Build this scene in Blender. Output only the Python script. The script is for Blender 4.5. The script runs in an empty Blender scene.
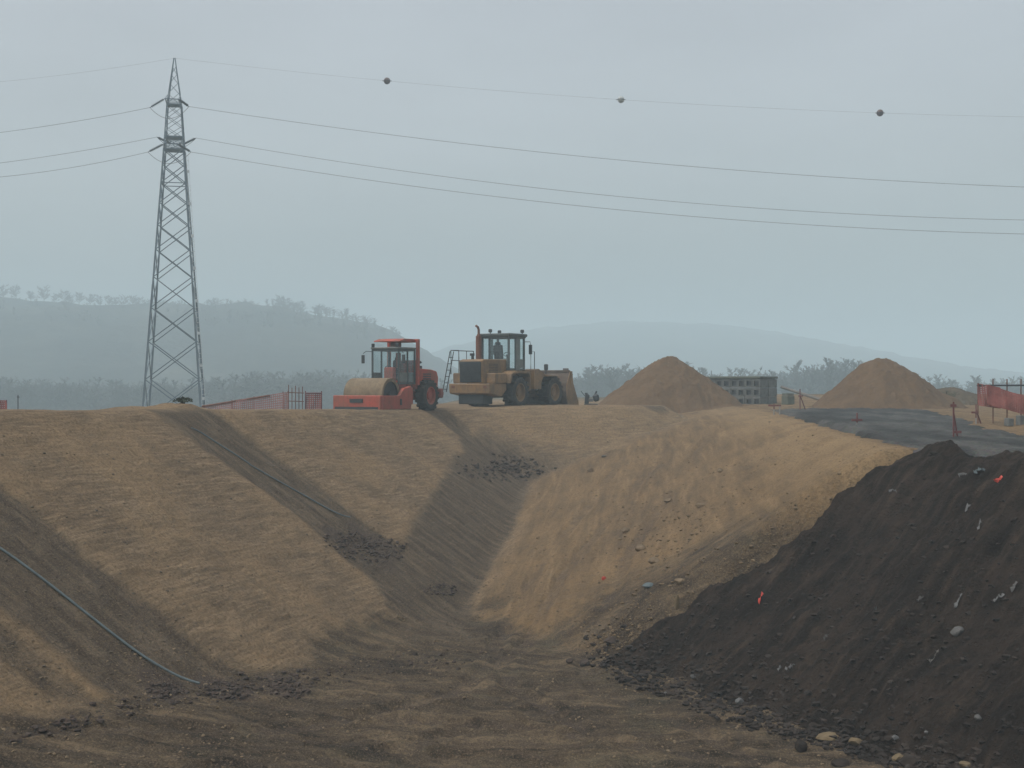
import bpy, bmesh, math, random
import numpy as np
from mathutils import Vector, Matrix, Euler
R = math.radians
random.seed(7)
rng = np.random.default_rng(11)
F = 1236.0                      # focal length of the photograph in pixels
sc = bpy.context.scene
col = sc.collection

# ------------------------------------------------------------------ scene tools
def link(o):
    col.objects.link(o); return o

def tag(o, label=None, cat=None, group=None, kind=None):
    if label: o['label'] = label
    if cat: o['category'] = cat
    if group: o['group'] = group
    if kind: o['kind'] = kind
    return o

def empty(name, loc=(0, 0, 0), rz=0.0):
    o = bpy.data.objects.new(name, None); link(o)
    o.location = loc; o.rotation_euler = (0, 0, rz); o.empty_display_size = 0.3
    return o

class MB:
    """collects geometry that becomes one mesh"""
    def __init__(s): s.v = []; s.f = []; s.sm = []
    def add(s, vs, fs, smooth=False):
        n = len(s.v); s.v.extend([tuple(p) for p in vs])
        for f in fs: s.f.append([i + n for i in f]); s.sm.append(smooth)
    def box(s, c, size, rot=None, bev=0.0):
        bm = bmesh.new(); bmesh.ops.create_cube(bm, size=1.0)
        for p in bm.verts: p.co = Vector((p.co.x*size[0], p.co.y*size[1], p.co.z*size[2]))
        if bev > 0: bmesh.ops.bevel(bm, geom=bm.edges[:], offset=min(bev, min(size)*.45), segments=1, affect='EDGES')
        M = Matrix.Translation(c)
        if rot is not None: M = M @ Euler(rot).to_matrix().to_4x4()
        bm.verts.index_update()
        s.add([M @ p.co for p in bm.verts], [[p.index for p in f.verts] for f in bm.faces]); bm.free()
    def prism(s, poly, y0, y1, bev=0.0):
        """poly of (x,z), extruded along y"""
        bm = bmesh.new()
        a = [bm.verts.new((x, y0, z)) for x, z in poly]; b = [bm.verts.new((x, y1, z)) for x, z in poly]
        n = len(poly)
        bm.faces.new(a); bm.faces.new(b[::-1])
        for i in range(n): bm.faces.new((a[i], b[i], b[(i+1) % n], a[(i+1) % n]))
        bmesh.ops.recalc_face_normals(bm, faces=bm.faces[:])
        if bev > 0: bmesh.ops.bevel(bm, geom=bm.edges[:], offset=bev, segments=1, affect='EDGES')
        bm.verts.index_update()
        s.add([p.co.copy() for p in bm.verts], [[p.index for p in f.verts] for f in bm.faces]); bm.free()
    def cyl(s, p0, p1, r0, r1=None, seg=12, caps=True):
        if r1 is None: r1 = r0
        p0, p1 = Vector(p0), Vector(p1); d = (p1 - p0)
        if d.length < 1e-6: return
        d.normalize(); a = d.orthogonal().normalized(); b = d.cross(a)
        ring = [(math.cos(2*math.pi*i/seg), math.sin(2*math.pi*i/seg)) for i in range(seg)]
        v0 = [p0 + (a*c + b*q)*r0 for c, q in ring]; v1 = [p1 + (a*c + b*q)*r1 for c, q in ring]
        s.add(v0 + v1, [[i, (i+1) % seg, seg + (i+1) % seg, seg + i] for i in range(seg)], seg > 6)
        if caps:
            s.add(v0, [list(range(seg))[::-1]]); s.add(v1, [list(range(seg))])
    def lathe(s, prof, origin, axis, seg=28):
        """prof of (along, radius); smooth inside a span, split at each ring"""
        o = Vector(origin); d = Vector(axis).normalized(); a = d.orthogonal().normalized(); b = d.cross(a)
        for (h0, r0), (h1, r1) in zip(prof[:-1], prof[1:]):
            v0 = [o + d*h0 + (a*math.cos(t) + b*math.sin(t))*r0 for t in [2*math.pi*i/seg for i in range(seg)]]
            v1 = [o + d*h1 + (a*math.cos(t) + b*math.sin(t))*r1 for t in [2*math.pi*i/seg for i in range(seg)]]
            s.add(v0 + v1, [[i, (i+1) % seg, seg + (i+1) % seg, seg + i] for i in range(seg)], True)
    def tube(s, pts, r, seg=6):
        pts = [Vector(p) for p in pts]; rings = []
        for i, p in enumerate(pts):
            d = (pts[min(i+1, len(pts)-1)] - pts[max(i-1, 0)]).normalized()
            up = Vector((0, 0, 1)) if abs(d.z) < .95 else Vector((1, 0, 0))
            a = d.cross(up).normalized(); b = a.cross(d)
            rr = r[i] if isinstance(r, (list, tuple)) else r
            rings.append([p + (a*math.cos(2*math.pi*k/seg) + b*math.sin(2*math.pi*k/seg))*rr for k in range(seg)])
        vs = [q for g in rings for q in g]; fs = []
        for i in range(len(pts)-1):
            for k in range(seg): fs.append([i*seg+k, i*seg+(k+1) % seg, (i+1)*seg+(k+1) % seg, (i+1)*seg+k])
        s.add(vs, fs, True)
        s.add(rings[0], [list(range(seg))[::-1]]); s.add(rings[-1], [list(range(seg))])
    def build(s, name, m, parent=None):
        me = bpy.data.meshes.new(name); me.from_pydata(s.v, [], s.f); me.update()
        bm = bmesh.new(); bm.from_mesh(me); bmesh.ops.recalc_face_normals(bm, faces=bm.faces[:]); bm.to_mesh(me); bm.free()
        if len(me.polygons) == len(s.sm): me.polygons.foreach_set('use_smooth', s.sm)
        me.materials.append(m)
        o = bpy.data.objects.new(name, me); link(o)
        if parent: o.parent = parent
        return o

def copy_tree(o, parent=None):
    c = o.copy(); col.objects.link(c); c.parent = parent
    for ch in list(o.children): copy_tree(ch, c)
    return c

# ------------------------------------------------------------------ noise
def _hash(ix, iy, seed):
    h = (ix.astype(np.int64)*374761393 + iy.astype(np.int64)*668265263 + seed*1442695041) & 0xffffffff
    h = ((h ^ (h >> 13))*1274126177) & 0xffffffff
    return ((h ^ (h >> 16)) & 0xffffff)/float(0xffffff)
def vnoise(x, y, seed=0):
    x = np.asarray(x, float); y = np.asarray(y, float)
    ix = np.floor(x); iy = np.floor(y); fx = x-ix; fy = y-iy
    fx = fx*fx*fx*(fx*(fx*6-15)+10); fy = fy*fy*fy*(fy*(fy*6-15)+10)
    a = _hash(ix, iy, seed); b = _hash(ix+1, iy, seed); c = _hash(ix, iy+1, seed); d = _hash(ix+1, iy+1, seed)
    return (a*(1-fx)+b*fx)*(1-fy) + (c*(1-fx)+d*fx)*fy - .5
def fbm(x, y, seed=0, oct=4, gain=.5):
    t = 0; a = 1
    for i in range(oct):
        t = t + a*vnoise(x*2**i + 17.3*i, y*2**i - 9.1*i, seed+i); a *= gain
    return t
def sstep(x, a, b):
    t = np.clip((x-a)/(b-a), 0, 1); return t*t*(3-2*t)
def smax(a, b, k):
    h = np.clip(.5 + .5*(a-b)/k, 0, 1); return b*(1-h) + a*h + k*h*(1-h)

# ------------------------------------------------------------------ lie of the land
CREST = np.array([(-23.4, -3, -.45), (-19.7, 8, -.5), (-16.05, 19, -.56), (-12.4, 30, -.66), (-8.75, 41, -.88), (-3.75, 56.1, -1.17),
                  (-1.3, 58.7, -1.15), (2, 60.8, -1.1), (5.5, 63.2, -1.1), (8, 66.5, -1.2), (9, 74, -1.3), (10, 120, -1.4)], float)
EDGE = np.array([(26, 5, -1.75), (20, 17, -1.72), (14.0, 24.5, -1.68), (11.2, 27.8, -1.64), (9.3, 30.4, -1.6), (11, 45, -1.57), (12.4, 58, -1.5), (13.2, 68, -1.42), (14, 120, -1.35)], float)
def polydist(P, x, y):
    """signed distance (+ to the right of the line's run), height and run along it"""
    best = np.full(x.shape, 1e9); sd = np.zeros_like(best); z = np.zeros_like(best); run = np.zeros_like(best); acc = 0.0
    for i, (p, q) in enumerate(zip(P[:-1], P[1:])):
        dx, dy = q[0]-p[0], q[1]-p[1]; L = math.hypot(dx, dy)
        t = ((x-p[0])*dx + (y-p[1])*dy)/L**2
        lo = -1e3 if i == 0 else 0; hi = 1e3 if i == len(P)-2 else 1
        tc = np.clip(t, lo, hi)
        ex = x-p[0]-tc*dx; ey = y-p[1]-tc*dy; d = np.hypot(ex, ey)
        s = np.sign(dy*(x-p[0]) - dx*(y-p[1]))
        m = d < best
        best = np.where(m, d, best); sd = np.where(m, d*s, sd); z = np.where(m, p[2]+np.clip(tc, 0, 1)*(q[2]-p[2]), z); run = np.where(m, acc+tc*L, run)
        acc += L
    return sd, z, run
A_RUN = sum(math.hypot(*(CREST[i+1][:2]-CREST[i][:2])) for i in range(3))   # run at the point (-12.4, 30)

ROAD = [(14.6, 24.5), (11.5, 27.9), (9.55, 30.4), (11.15, 45), (12.7, 58), (13.9, 67.5), (16, 70.5), (19.4, 71.5), (23, 68.5), (20, 54), (16.6, 42.6), (15.6, 36), (17.2, 30), (20, 25), (19, 19)]
def in_poly(P, x, y):
    """signed distance to a closed outline, + inside"""
    d = np.full(x.shape, 1e9); ins = np.zeros(x.shape, bool); n = len(P)
    for i in range(n):
        x0, y0 = P[i]; x1, y1 = P[(i+1) % n]
        dx, dy = x1-x0, y1-y0
        t = np.clip(((x-x0)*dx+(y-y0)*dy)/(dx*dx+dy*dy), 0, 1)
        d = np.minimum(d, np.hypot(x-x0-t*dx, y-y0-t*dy))
        c = ((y0 > y) != (y1 > y)) & (x < (x1-x0)*(y-y0)/((y1-y0) if abs(y1-y0) > 1e-9 else 1e-9)+x0)
        ins ^= c
    return np.where(ins, d, -d)

def base_land(x, y):
    x = np.asarray(x, float); y = np.asarray(y, float)
    dl, zl, run = polydist(CREST, x, y)
    wob = .07*fbm(x*.22, y*.22, 3, 3)
    d = dl + wob*2
    sp = np.where(d > 0, np.sqrt(d*d+.05)-.0236, .2*np.exp(np.clip(d, -20, 0)*2))
    start = 3 + 9*sstep(x, -10, -5)
    back = np.maximum(0, -d-start)
    L = zl - .65*np.where(d > -1.5, np.maximum(sp-.2, 0), 0) - np.where(x < 9.5, .07*back, 0)
    de, ze, run2 = polydist(EDGE, x, y)
    dr = -de + .25*fbm(x*.3, y*.3, 9, 3)
    sl = np.interp(y, [15, 27, 29, 30.3, 33, 36, 45, 55, 65, 80], [1.2, 1.1, .85, .66, .5, .45, .36, .24, .14, .08])
    near = np.interp(y, [29, 31, 34, 45, 60], [0, .3, .8, .5, .1])
    dp = np.maximum(dr, 0)
    Rr = ze - sl*(np.sqrt(dp*dp+.5)-.7071) - near*np.sin(np.pi*np.clip(dp/11.5, 0, 1))
    # the rising ground right of the road and far behind
    Rr = Rr + np.where(de > 0, .9*sstep(-in_poly(ROAD, x, y), .5, 5)*sstep(x, 13, 17)*sstep(y, 60, 46)*sstep(y, 24, 34), 0)
    Rr = Rr + .45*sstep(y, 72, 105)*sstep(x, 12, 22) - .07*np.maximum(0, y-115)
    fk = (y-29.2)-.16*(x-3); Rr = Rr - 2.6*sstep(fk, .35, -1.6)*sstep(x, 12.5, 10)
    Fl = -6.6 + .18*np.log1p(np.exp(np.clip(-(x+1.5)*1.5, -30, 30)))/1.5 + .25*fbm(x*.15, y*.15, 21, 2)
    Bk = -1.72 - .45*np.maximum(0, y-3) + np.where(y > 16, -50, 0)
    Lc = np.maximum(L, -40); Rc = np.maximum(Rr, -40)
    G = smax(smax(Lc, Rc, .22), smax(Fl, Bk, .4), .2)
    far = sstep(y, 130, 280)
    G = np.maximum(G, -12)
    Gf = -12.5 + .8*fbm(x*.01, y*.01, 5, 3)
    out = np.maximum(np.abs(x)-120, 0)
    return G*(1-far) + Gf*far, dict(L=Lc, R=Rc, F=Fl, B=Bk, dl=dl, run=run, de=de, run2=run2)

def stripe_masks(x, y, I):
    s = (I['run']-A_RUN)/23.2; d = I['dl']
    sw = s + .018*fbm(x*.5, y*.5, 31, 3)
    def band(c, h, e=.018): return sstep(sw, c-h-e, c-h+e)*sstep(sw, c+h+e, c+h-e)
    m = np.maximum.reduce([band(-.2, .074), band(.335, .068), .75*band(-.305, .016, .01), band(1.19, .042), .55*band(.06, .004, .008)*sstep(d, 3, 4)*sstep(d, 8, 6.5), .5*band(.80, .005, .008)*sstep(d, 1.5, 2.2)])
    m = m*sstep(d, -1.2, .2)
    m = np.maximum(m, .45*band(.72, .01, .01)*sstep(d, 4, 5))
    return m

TRACKS = [[(5.5, 17.5), (3.2, 21.5), (.9, 26.5), (.6, 31.5), (2.2, 40), (5.2, 52), (7.6, 63)],
          [(-9, 17.2), (-4.2, 20.6), (-.5, 24.6), (1.0, 29.5), (2.4, 36), (5.6, 47), (9.0, 60)],
          [(-8.5, 22.4), (-4, 22.6), (0, 22.2), (4.0, 20.2), (7, 17)]]
def ruts(x, y):
    g = np.zeros_like(x); m = np.zeros_like(x)
    wob = .18*fbm(x*.35, y*.35, 171, 2)
    for k, T in enumerate(TRACKS):
        d, _, run = polydist(np.array([(a, b, 0) for a, b in T], float), x, y)
        for off in (-.95, .95):
            e = np.abs(d+wob-off); fade = .35+.9*np.clip(fbm(run*.25+k*7, x*0+off*5, 175, 2)+.35, 0, 1)
            g = g + fade*(-.07*sstep(e, .30, .16) + .045*np.exp(-((e-.36)/.1)**2) + .018*np.sin(run*2*np.pi/.26+np.sign(d+wob-off)*e*6)*sstep(e, .24, .16))
            m = np.maximum(m, fade*sstep(e, .32, .14))
    return g, m
def land(x, y):
    G, I = base_land(x, y)
    onL = sstep(I['L']-np.maximum(I['R'], I['F']), -.2, .3)*sstep(y, 150, 100)
    onR = sstep(I['R']-np.maximum(I['L'], I['F']), -.2, .3)*sstep(y, 150, 100)
    onF = np.clip(1-onL-onR, 0, 1)*sstep(y, 150, 100)
    slopeL = onL*sstep(I['dl'], -.6, .4); slopeR = onR*sstep(-I['de'], -.2, .8)
    st = stripe_masks(x, y, I)*onL
    s = I['run']; d = I['dl']
    # grouser marks: short ridges along the contour, in columns down the fall line
    colw = np.floor(s/1.9 + .35*fbm(s*.3, d*.1, 41, 2)); ph = _hash(colw, colw*0, 4)
    gm = np.sin((d*3.1 + ph*6.28 + .5*fbm(s*.9, d*.9, 45, 2))*2.0)
    G = G + slopeL*(1-.7*st)*(.007*gm + .030*fbm(s*.35, d*1.3, 51, 4) + .022*fbm(s*1.4, d*6, 55, 3) + .02*fbm(x*5, y*5, 57, 3))
    G = G - slopeL*st*(.10 + .05*fbm(s*2.5, d*.6, 61, 3))
    # right slope: tracks up the valley, broken by lumps
    a = I['run2']; c = -I['de']
    G = G + slopeR*(.07*fbm(c*.6, a*.06, 71, 4, .5) + .09*fbm(x*.25, y*.25, 75, 4, .4) + .022*fbm(x*4.5, y*4.5, 77, 3) + .02*np.clip(fbm(x*2.1, y*2.1, 79, 3), 0, 1))
    fa = x*.93 + y*.36; fc = -x*.36 + y*.93
    G = G + onF*(.16*fbm(x*.5, y*.5, 81, 4) + 0.10*np.abs(fbm(fa*.22+.15*fc, fc*1.7, 85, 4)) + .06*fbm(fa*1.2, fc*4.5, 86, 3) + .06*np.abs(fbm(x*2.2, y*2.2, 88, 4)))
    x = np.asarray(x, float); y = np.asarray(y, float)
    rg, rm = ruts(x, y); rw = np.clip(onF + .8*slopeR*(1-onL), 0, 1)*sstep(y, 66, 52)
    G = G + rg*rw; I['rut'] = rm*rw
    plat = np.clip(onL+onR-slopeL-slopeR, 0, 1)*sstep(y, 160, 110)
    G = G + plat*(.05*fbm(x*.8, y*.8, 91, 4))
    # spoil left on the crest at the head of the second strip, and swelling at the strips' feet
    G = G + .2*np.exp(-((x+10.6)**2/.8+(y-39.3)**2/1.6))*(1+.8*fbm(x*2, y*2, 95, 3))
    G = G + .12*np.exp(-((x+11.6)**2/.6+(y-37.6)**2/1.0))
    rd = in_poly(ROAD, x, y)
    G = G - .10*sstep(rd, .3, 1.0)
    I.update(onL=onL, onR=onR, onF=onF, slopeL=slopeL, slopeR=slopeR, st=st, plat=plat, rd=rd)
    return G, I

# the dark heap: a tipped bank of soil with its own surface
TN = (.857, .515)
def heap(x, y):
    o = (x-6.4)*TN[0] + (y-22)*TN[1]
    t = -(x-6.4)*TN[1] + (y-22)*TN[0]
    o = o + .55*fbm(t*.35, o*.1, 101, 3)
    pl = -6.62 + .755*o - .25*np.sin(np.clip(o/7, 0, 1)*np.pi)
    top = -2.02 + .3*fbm(x*.6, y*.6, 104, 3)
    top = top + 1.0*np.exp(-((x-10.0)**2/.55+(y-29.5)**2/.9)) + 0.8*np.exp(-((x-11.4)**2/.6+(y-27.3)**2/.9)) + .38*np.exp(-((x-12.6)**2/1.2+(y-25.0)**2/1.6)) + .1*sstep(x, 12.5, 15)
    h = -smax(-pl, -top, .35)
    r = 1.0
    rill = np.abs(fbm(t*1.6+.25*o, o*.22, 111, 4))
    h = h + .26*fbm(x*.8, y*.8, 105, 5, .55) - .18*rill + .07*fbm(x*4.5, y*4.5, 108, 3, .65) + .11*np.clip(fbm(x*2.5, y*2.5, 109, 4, .6), .08, 1)
    # the end of the bank behind its near ridge falls back to the haul road
    bk = (y-29.25)-.16*(x-3) + .35*fbm(x*.5, y*.3, 115, 4)
    h = h - 1.1*np.maximum(0, bk)
    return h, o, t

def grid_coords(dense, grow, limit):
    c = list(dense)
    st = dense[1]-dense[0]
    v = c[0]; stp = st
    low = []
    while v > limit[0]:
        stp *= grow; v -= stp; low.append(v)
    v = c[-1]; stp = c[-1]-c[-2]; hi = []
    while v < limit[1]:
        stp *= grow; v += stp; hi.append(v)
    return np.array(low[::-1] + c + hi)

def mesh_grid(name, X, Y, Z, keep=None, attrs=None, mat=None):
    ny, nx = X.shape
    co = np.stack([X, Y, Z], -1).reshape(-1, 3)
    i = np.arange(ny*nx).reshape(ny, nx)
    q = np.stack([i[:-1, :-1], i[:-1, 1:], i[1:, 1:], i[1:, :-1]], -1).reshape(-1, 4)
    attrs = dict(attrs or {})
    if keep is not None:
        k = keep.reshape(-1); q = q[k[q].any(1)]
        used = np.zeros(len(co), bool); used[q.reshape(-1)] = True
        idx = np.cumsum(used)-1; q = idx[q]; co = co[used]
        attrs = {n: a.reshape(-1, a.shape[-1])[used] for n, a in attrs.items()}
    else:
        attrs = {n: a.reshape(-1, a.shape[-1]) for n, a in attrs.items()}
    me = bpy.data.meshes.new(name)
    me.vertices.add(len(co)); me.vertices.foreach_set('co', co.astype(np.float32).reshape(-1))
    me.loops.add(q.size); me.loops.foreach_set('vertex_index', q.astype(np.int32).reshape(-1))
    me.polygons.add(len(q)); me.polygons.foreach_set('loop_start', np.arange(0, q.size, 4, dtype=np.int32))
    me.update(calc_edges=True)
    me.polygons.foreach_set('use_smooth', np.ones(len(q), bool))
    for n, a in attrs.items():
        if a.shape[-1] == 4:
            at = me.attributes.new(n, 'FLOAT_COLOR', 'POINT'); at.data.foreach_set('color', a.astype(np.float32).reshape(-1))
        else:
            at = me.attributes.new(n, 'FLOAT_VECTOR', 'POINT'); at.data.foreach_set('vector', a.astype(np.float32).reshape(-1))
    me.materials.append(mat)
    o = bpy.data.objects.new(name, me); link(o)
    return o

# ------------------------------------------------------------------ materials
class NT:
    def __init__(s, name):
        s.m = bpy.data.materials.new(name); s.m.use_nodes = True
        s.t = s.m.node_tree; s.n = s.t.nodes; s.l = s.t.links
        s.b = s.n['Principled BSDF']; s.out = s.n['Material Output']
    def new(s, t, **k):
        n = s.n.new(t)
        for a, v in k.items(): setattr(n, a, v)
        return n
    def put(s, a, b):
        if hasattr(a, 'outputs'): a = a.outputs[0]
        if isinstance(a, (int, float)): b.default_value = a
        elif isinstance(a, tuple): b.default_value = a if len(a) == 4 or b.type == 'VECTOR' else (*a, 1)
        else: s.l.new(a, b)
    def attr(s, name): return s.new('ShaderNodeAttribute', attribute_name=name)
    def pos(s): return s.new('ShaderNodeNewGeometry').outputs['Position']
    def objco(s): return s.new('ShaderNodeTexCoord').outputs['Object']
    def mapping(s, vec, scale=(1, 1, 1), rot=(0, 0, 0)):
        n = s.new('ShaderNodeMapping'); s.put(vec, n.inputs['Vector']); n.inputs['Scale'].default_value = scale; n.inputs['Rotation'].default_value = rot
        return n.outputs[0]
    def noise(s, vec, scale, det=6, rough=.6, dist=0):
        n = s.new('ShaderNodeTexNoise'); s.put(vec, n.inputs['Vector'])
        n.inputs['Scale'].default_value = scale; n.inputs['Detail'].default_value = det; n.inputs['Roughness'].default_value = rough; n.inputs['Distortion'].default_value = dist
        return n.outputs[0]
    def ramp(s, fac, stops):
        n = s.new('ShaderNodeValToRGB'); s.put(fac, n.inputs[0]); e = n.color_ramp.elements
        while len(e) < len(stops): e.new(.5)
        for k, (p, c) in zip(e, stops): k.position = p; k.color = c if len(c) == 4 else (*c, 1)
        return n.outputs[0]
    def rng(s, fac, a, b, c=0, d=1):
        n = s.new('ShaderNodeMapRange'); s.put(fac, n.inputs[0])
        for i, v in enumerate((a, b, c, d)): n.inputs[i+1].default_value = v
        return n.outputs[0]
    def mix(s, f, a, b, mode='MIX'):
        n = s.new('ShaderNodeMix', data_type='RGBA', blend_type=mode)
        s.put(f, n.inputs[0]); s.put(a, n.inputs[6]); s.put(b, n.inputs[7]); return n.outputs[2]
    def math(s, op, a, b=0):
        n = s.new('ShaderNodeMath', operation=op); s.put(a, n.inputs[0]); s.put(b, n.inputs[1]); return n.outputs[0]
    def bump(s, h, strength=.5, dist=.1, normal=None):
        n = s.new('ShaderNodeBump'); s.put(h, n.inputs['Height']); n.inputs['Strength'].default_value = strength; n.inputs['Distance'].default_value = dist
        if normal is not None: s.put(normal, n.inputs['Normal'])
        return n.outputs[0]
    def fin(s, colr, rough=.9, bump=None, metal=0, spec=.3):
        s.put(colr, s.b.inputs['Base Color']); s.put(rough, s.b.inputs['Roughness']); s.put(metal, s.b.inputs['Metallic'])
        s.b.inputs['Specular IOR Level'].default_value = spec
        if bump is not None: s.put(bump, s.b.inputs['Normal'])
        return s.m

def m_ground():
    t = NT('soil'); p = t.pos()
    ma = t.attr('masks'); sep = t.new('ShaderNodeSeparateColor'); t.put(ma.outputs['Color'], sep.inputs[0])
    mb = t.attr('masks_b'); sep2 = t.new('ShaderNodeSeparateColor'); t.put(mb.outputs['Color'], sep2.inputs[0])
    fl = t.attr('flow_left').outputs['Vector']; fr = t.attr('flow_right').outputs['Vector']
    n1 = t.noise(p, .35, 5); n2 = t.noise(p, 2.2, 6, .65); n3 = t.noise(p, 11, 5, .7)
    # left slope, streaked along the contour by tracks
    sl = t.noise(t.mapping(fl, (.45, 3.2, 1)), 1.3, 6, .65, .3)
    sl2 = t.noise(t.mapping(fl, (.9, 7.5, 1)), 1.6, 4, .6, .5)
    sv = t.noise(t.mapping(fl, (2.2, .25, 1)), 1.0, 5, .6)
    c_left = t.ramp(sl, [(.34, (.115, .081, .050)), (.45, (.180, .127, .076)), (.55, (.235, .166, .098)), (.68, (.315, .23, .143))])
    c_left = t.mix(t.rng(sl2, .5, .62, 0, .45), c_left, (.085, .058, .036))
    vo = t.new('ShaderNodeTexVoronoi'); t.put(t.mapping(fl, (.62, .13, 1)), vo.inputs['Vector']); vo.inputs['Scale'].default_value = 1.0
    vs = t.new('ShaderNodeSeparateColor'); t.put(vo.outputs['Color'], vs.inputs[0])
    c_left = t.mix(t.rng(vs.outputs[0], 0, 1, 0, .32), c_left, (.15, .105, .064))
    da = t.noise(t.mapping(fl, (.75, 10.0, 1)), 1.5, 3, .5, .25)
    c_left = t.mix(t.rng(da, .53, .59, 0, .36), c_left, (.125, .088, .054))
    c_left = t.mix(t.rng(da, .47, .41, 0, .32), c_left, (.36, .26, .155))
    c_left = t.mix(t.rng(sv, .5, .7, 0, .4), c_left, (.17, .117, .072))
    c_left = t.mix(t.rng(n1, .44, .62, 0, .5), c_left, (.30, .203, .108)); c_left = t.mix(t.rng(t.noise(p, .28, 7, .7), .52, .66, 0, .45), c_left, (.15, .107, .068))
    # right slope, tracked up the valley
    sr = t.noise(t.mapping(fr, (.18, 2.0, 1)), 1.2, 7, .65, .4)
    c_right = t.ramp(sr, [(.34, (.104, .071, .042)), (.46, (.152, .100, .053)), (.56, (.192, .126, .064)), (.68, (.262, .179, .095))])
    c_right = t.mix(t.rng(n2, .52, .66, 0, .3), c_right, (.13, .09, .052))
    c_right = t.mix(t.rng(n1, .45, .65, 0, .4), c_right, (.26, .170, .083))
    # dark strips of grey brown soil
    ss = t.noise(t.mapping(fl, (3.0, .8, 1)), 1.0, 5, .65)
    c_st = t.ramp(ss, [(.37, (.060, .044, .030)), (.5, (.098, .073, .049)), (.63, (.150, .112, .074))])
    c_st = t.mix(t.rng(n2, .5, .75, 0, .35), c_st, (.062, .054, .047))
    # trodden brown floor, its colour also darkened for shade deep in the pit
    nf = t.noise(t.mapping(p, (.55, 2.0, 1), (0, 0, -.35)), .9, 7, .68, .5)
    c_fl = t.ramp(nf, [(.38, (.027, .0205, .015)), (.46, (.060, .044, .029)), (.54, (.096, .070, .044)), (.64, (.165, .12, .074))])
    c_fl = t.mix(t.rng(n2, .5, .62, 0, .5), c_fl, (.045, .036, .028))
    c_fl = t.mix(t.rng(t.noise(p, .6, 4), .55, .72, 0, .35), c_fl, (.085, .082, .05))
    # far ground
    c_far = t.ramp(t.noise(p, .05, 5), [(.3, (.05, .052, .032)), (.6, (.085, .075, .045)), (.8, (.12, .09, .05))])
    edge = t.math('MULTIPLY', t.math('SUBTRACT', n2, .5), .9)
    def soft(m): return t.rng(t.math('ADD', m, edge), .2, .85)
    c = t.mix(sep.outputs[1], c_left, c_right)
    c = t.mix(soft(sep.outputs[2]), c, c_fl)
    c = t.mix(soft(sep.outputs[0]), c, c_st)
    c = t.mix(sep2.outputs[0], c, (.30, .205, .108))        # pale clean sand at the bench's lip
    c = t.mix(soft(sep2.outputs[1]), c, (.075, .056, .044))  # dark clods at the strips' feet
    c = t.mix(sep2.outputs[2], c, c_far)
    c = t.mix(t.rng(n3, .5, .58, 0, .38), c, (.045, .034, .025))
    c = t.mix(t.rng(t.noise(p, 26, 3, .7), .52, .6, 0, .28), c, (.30, .22, .135))
    pe = t.noise(p, 42, 3, .6)
    c = t.mix(t.rng(pe, .66, .72, 0, .5), c, (.32, .27, .2))
    h = t.math('ADD', t.math('MULTIPLY', n2, .7), t.math('ADD', t.math('MULTIPLY', n3, .45), t.math('MULTIPLY', pe, .12)))
    h = t.math('ADD', h, t.math('MULTIPLY', sl2, .18))
    return t.fin(c, .95, t.bump(h, 1.0, .22), spec=.12)

def m_heap():
    t = NT('dark_soil'); p = t.pos(); f = t.attr('fall').outputs['Vector']
    n1 = t.noise(p, .55, 5); n2 = t.noise(p, 3, 7, .7); n3 = t.noise(p, 14, 5, .7)
    st = t.noise(t.mapping(f, (2.4, .5, 1), (0, 0, .25)), 1.2, 6, .68, .3)
    c = t.ramp(st, [(.34, (.014, .0096, .007)), (.46, (.028, .0195, .014)), (.55, (.042, .029, .0205)), (.68, (.085, .06, .041))])
    c = t.mix(t.rng(n1, .51, .60, 0, .6), c, (.058, .040, .029))
    c = t.mix(t.rng(n2, .5, .62, 0, .55), c, (.012, .0092, .0075))
    c = t.mix(t.rng(n3, .58, .68, 0, .4), c, (.075, .062, .05))
    h = t.math('ADD', t.math('MULTIPLY', n2, .8), t.math('MULTIPLY', n3, .7))
    return t.fin(c, .95, t.bump(h, 1.0, .3), spec=.12)

def m_sand(name, a, b, dk):
    t = NT(name); p = t.pos()
    n1 = t.noise(p, .8, 5); n2 = t.noise(p, 3.5, 6, .65); n3 = t.noise(p, 14, 4, .7)
    c = t.mix(t.rng(n1, .3, .7), a, b); c = t.mix(t.rng(n2, .5, .72, 0, .6), c, dk)
    c = t.mix(t.rng(n3, .55, .75, 0, .3), c, tuple(x*.6 for x in dk))
    return t.fin(c, .95, t.bump(t.math('ADD', n2, t.math('MULTIPLY', n3, .4)), .7, .15), spec=.15)

def m_gravel():
    t = NT('gravel'); p = t.pos()
    n1 = t.noise(t.mapping(p, (1, .25, 1), (0, 0, -.15)), .6, 5); n2 = t.noise(p, 5, 6, .7)
    v = t.new('ShaderNodeTexVoronoi'); t.put(p, v.inputs['Vector']); v.inputs['Scale'].default_value = 14
    c = t.ramp(n1, [(.4, (.026, .026, .0245)), (.5, (.046, .045, .042)), (.6, (.082, .079, .072))])
    c = t.mix(t.rng(n2, .5, .62, 0, .5), c, (.032, .033, .032))
    c = t.mix(.25, c, v.outputs['Color'], 'MULTIPLY')
    return t.fin(c, .9, t.bump(t.math('ADD', v.outputs['Distance'], n2), .6, .05), spec=.2)

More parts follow.
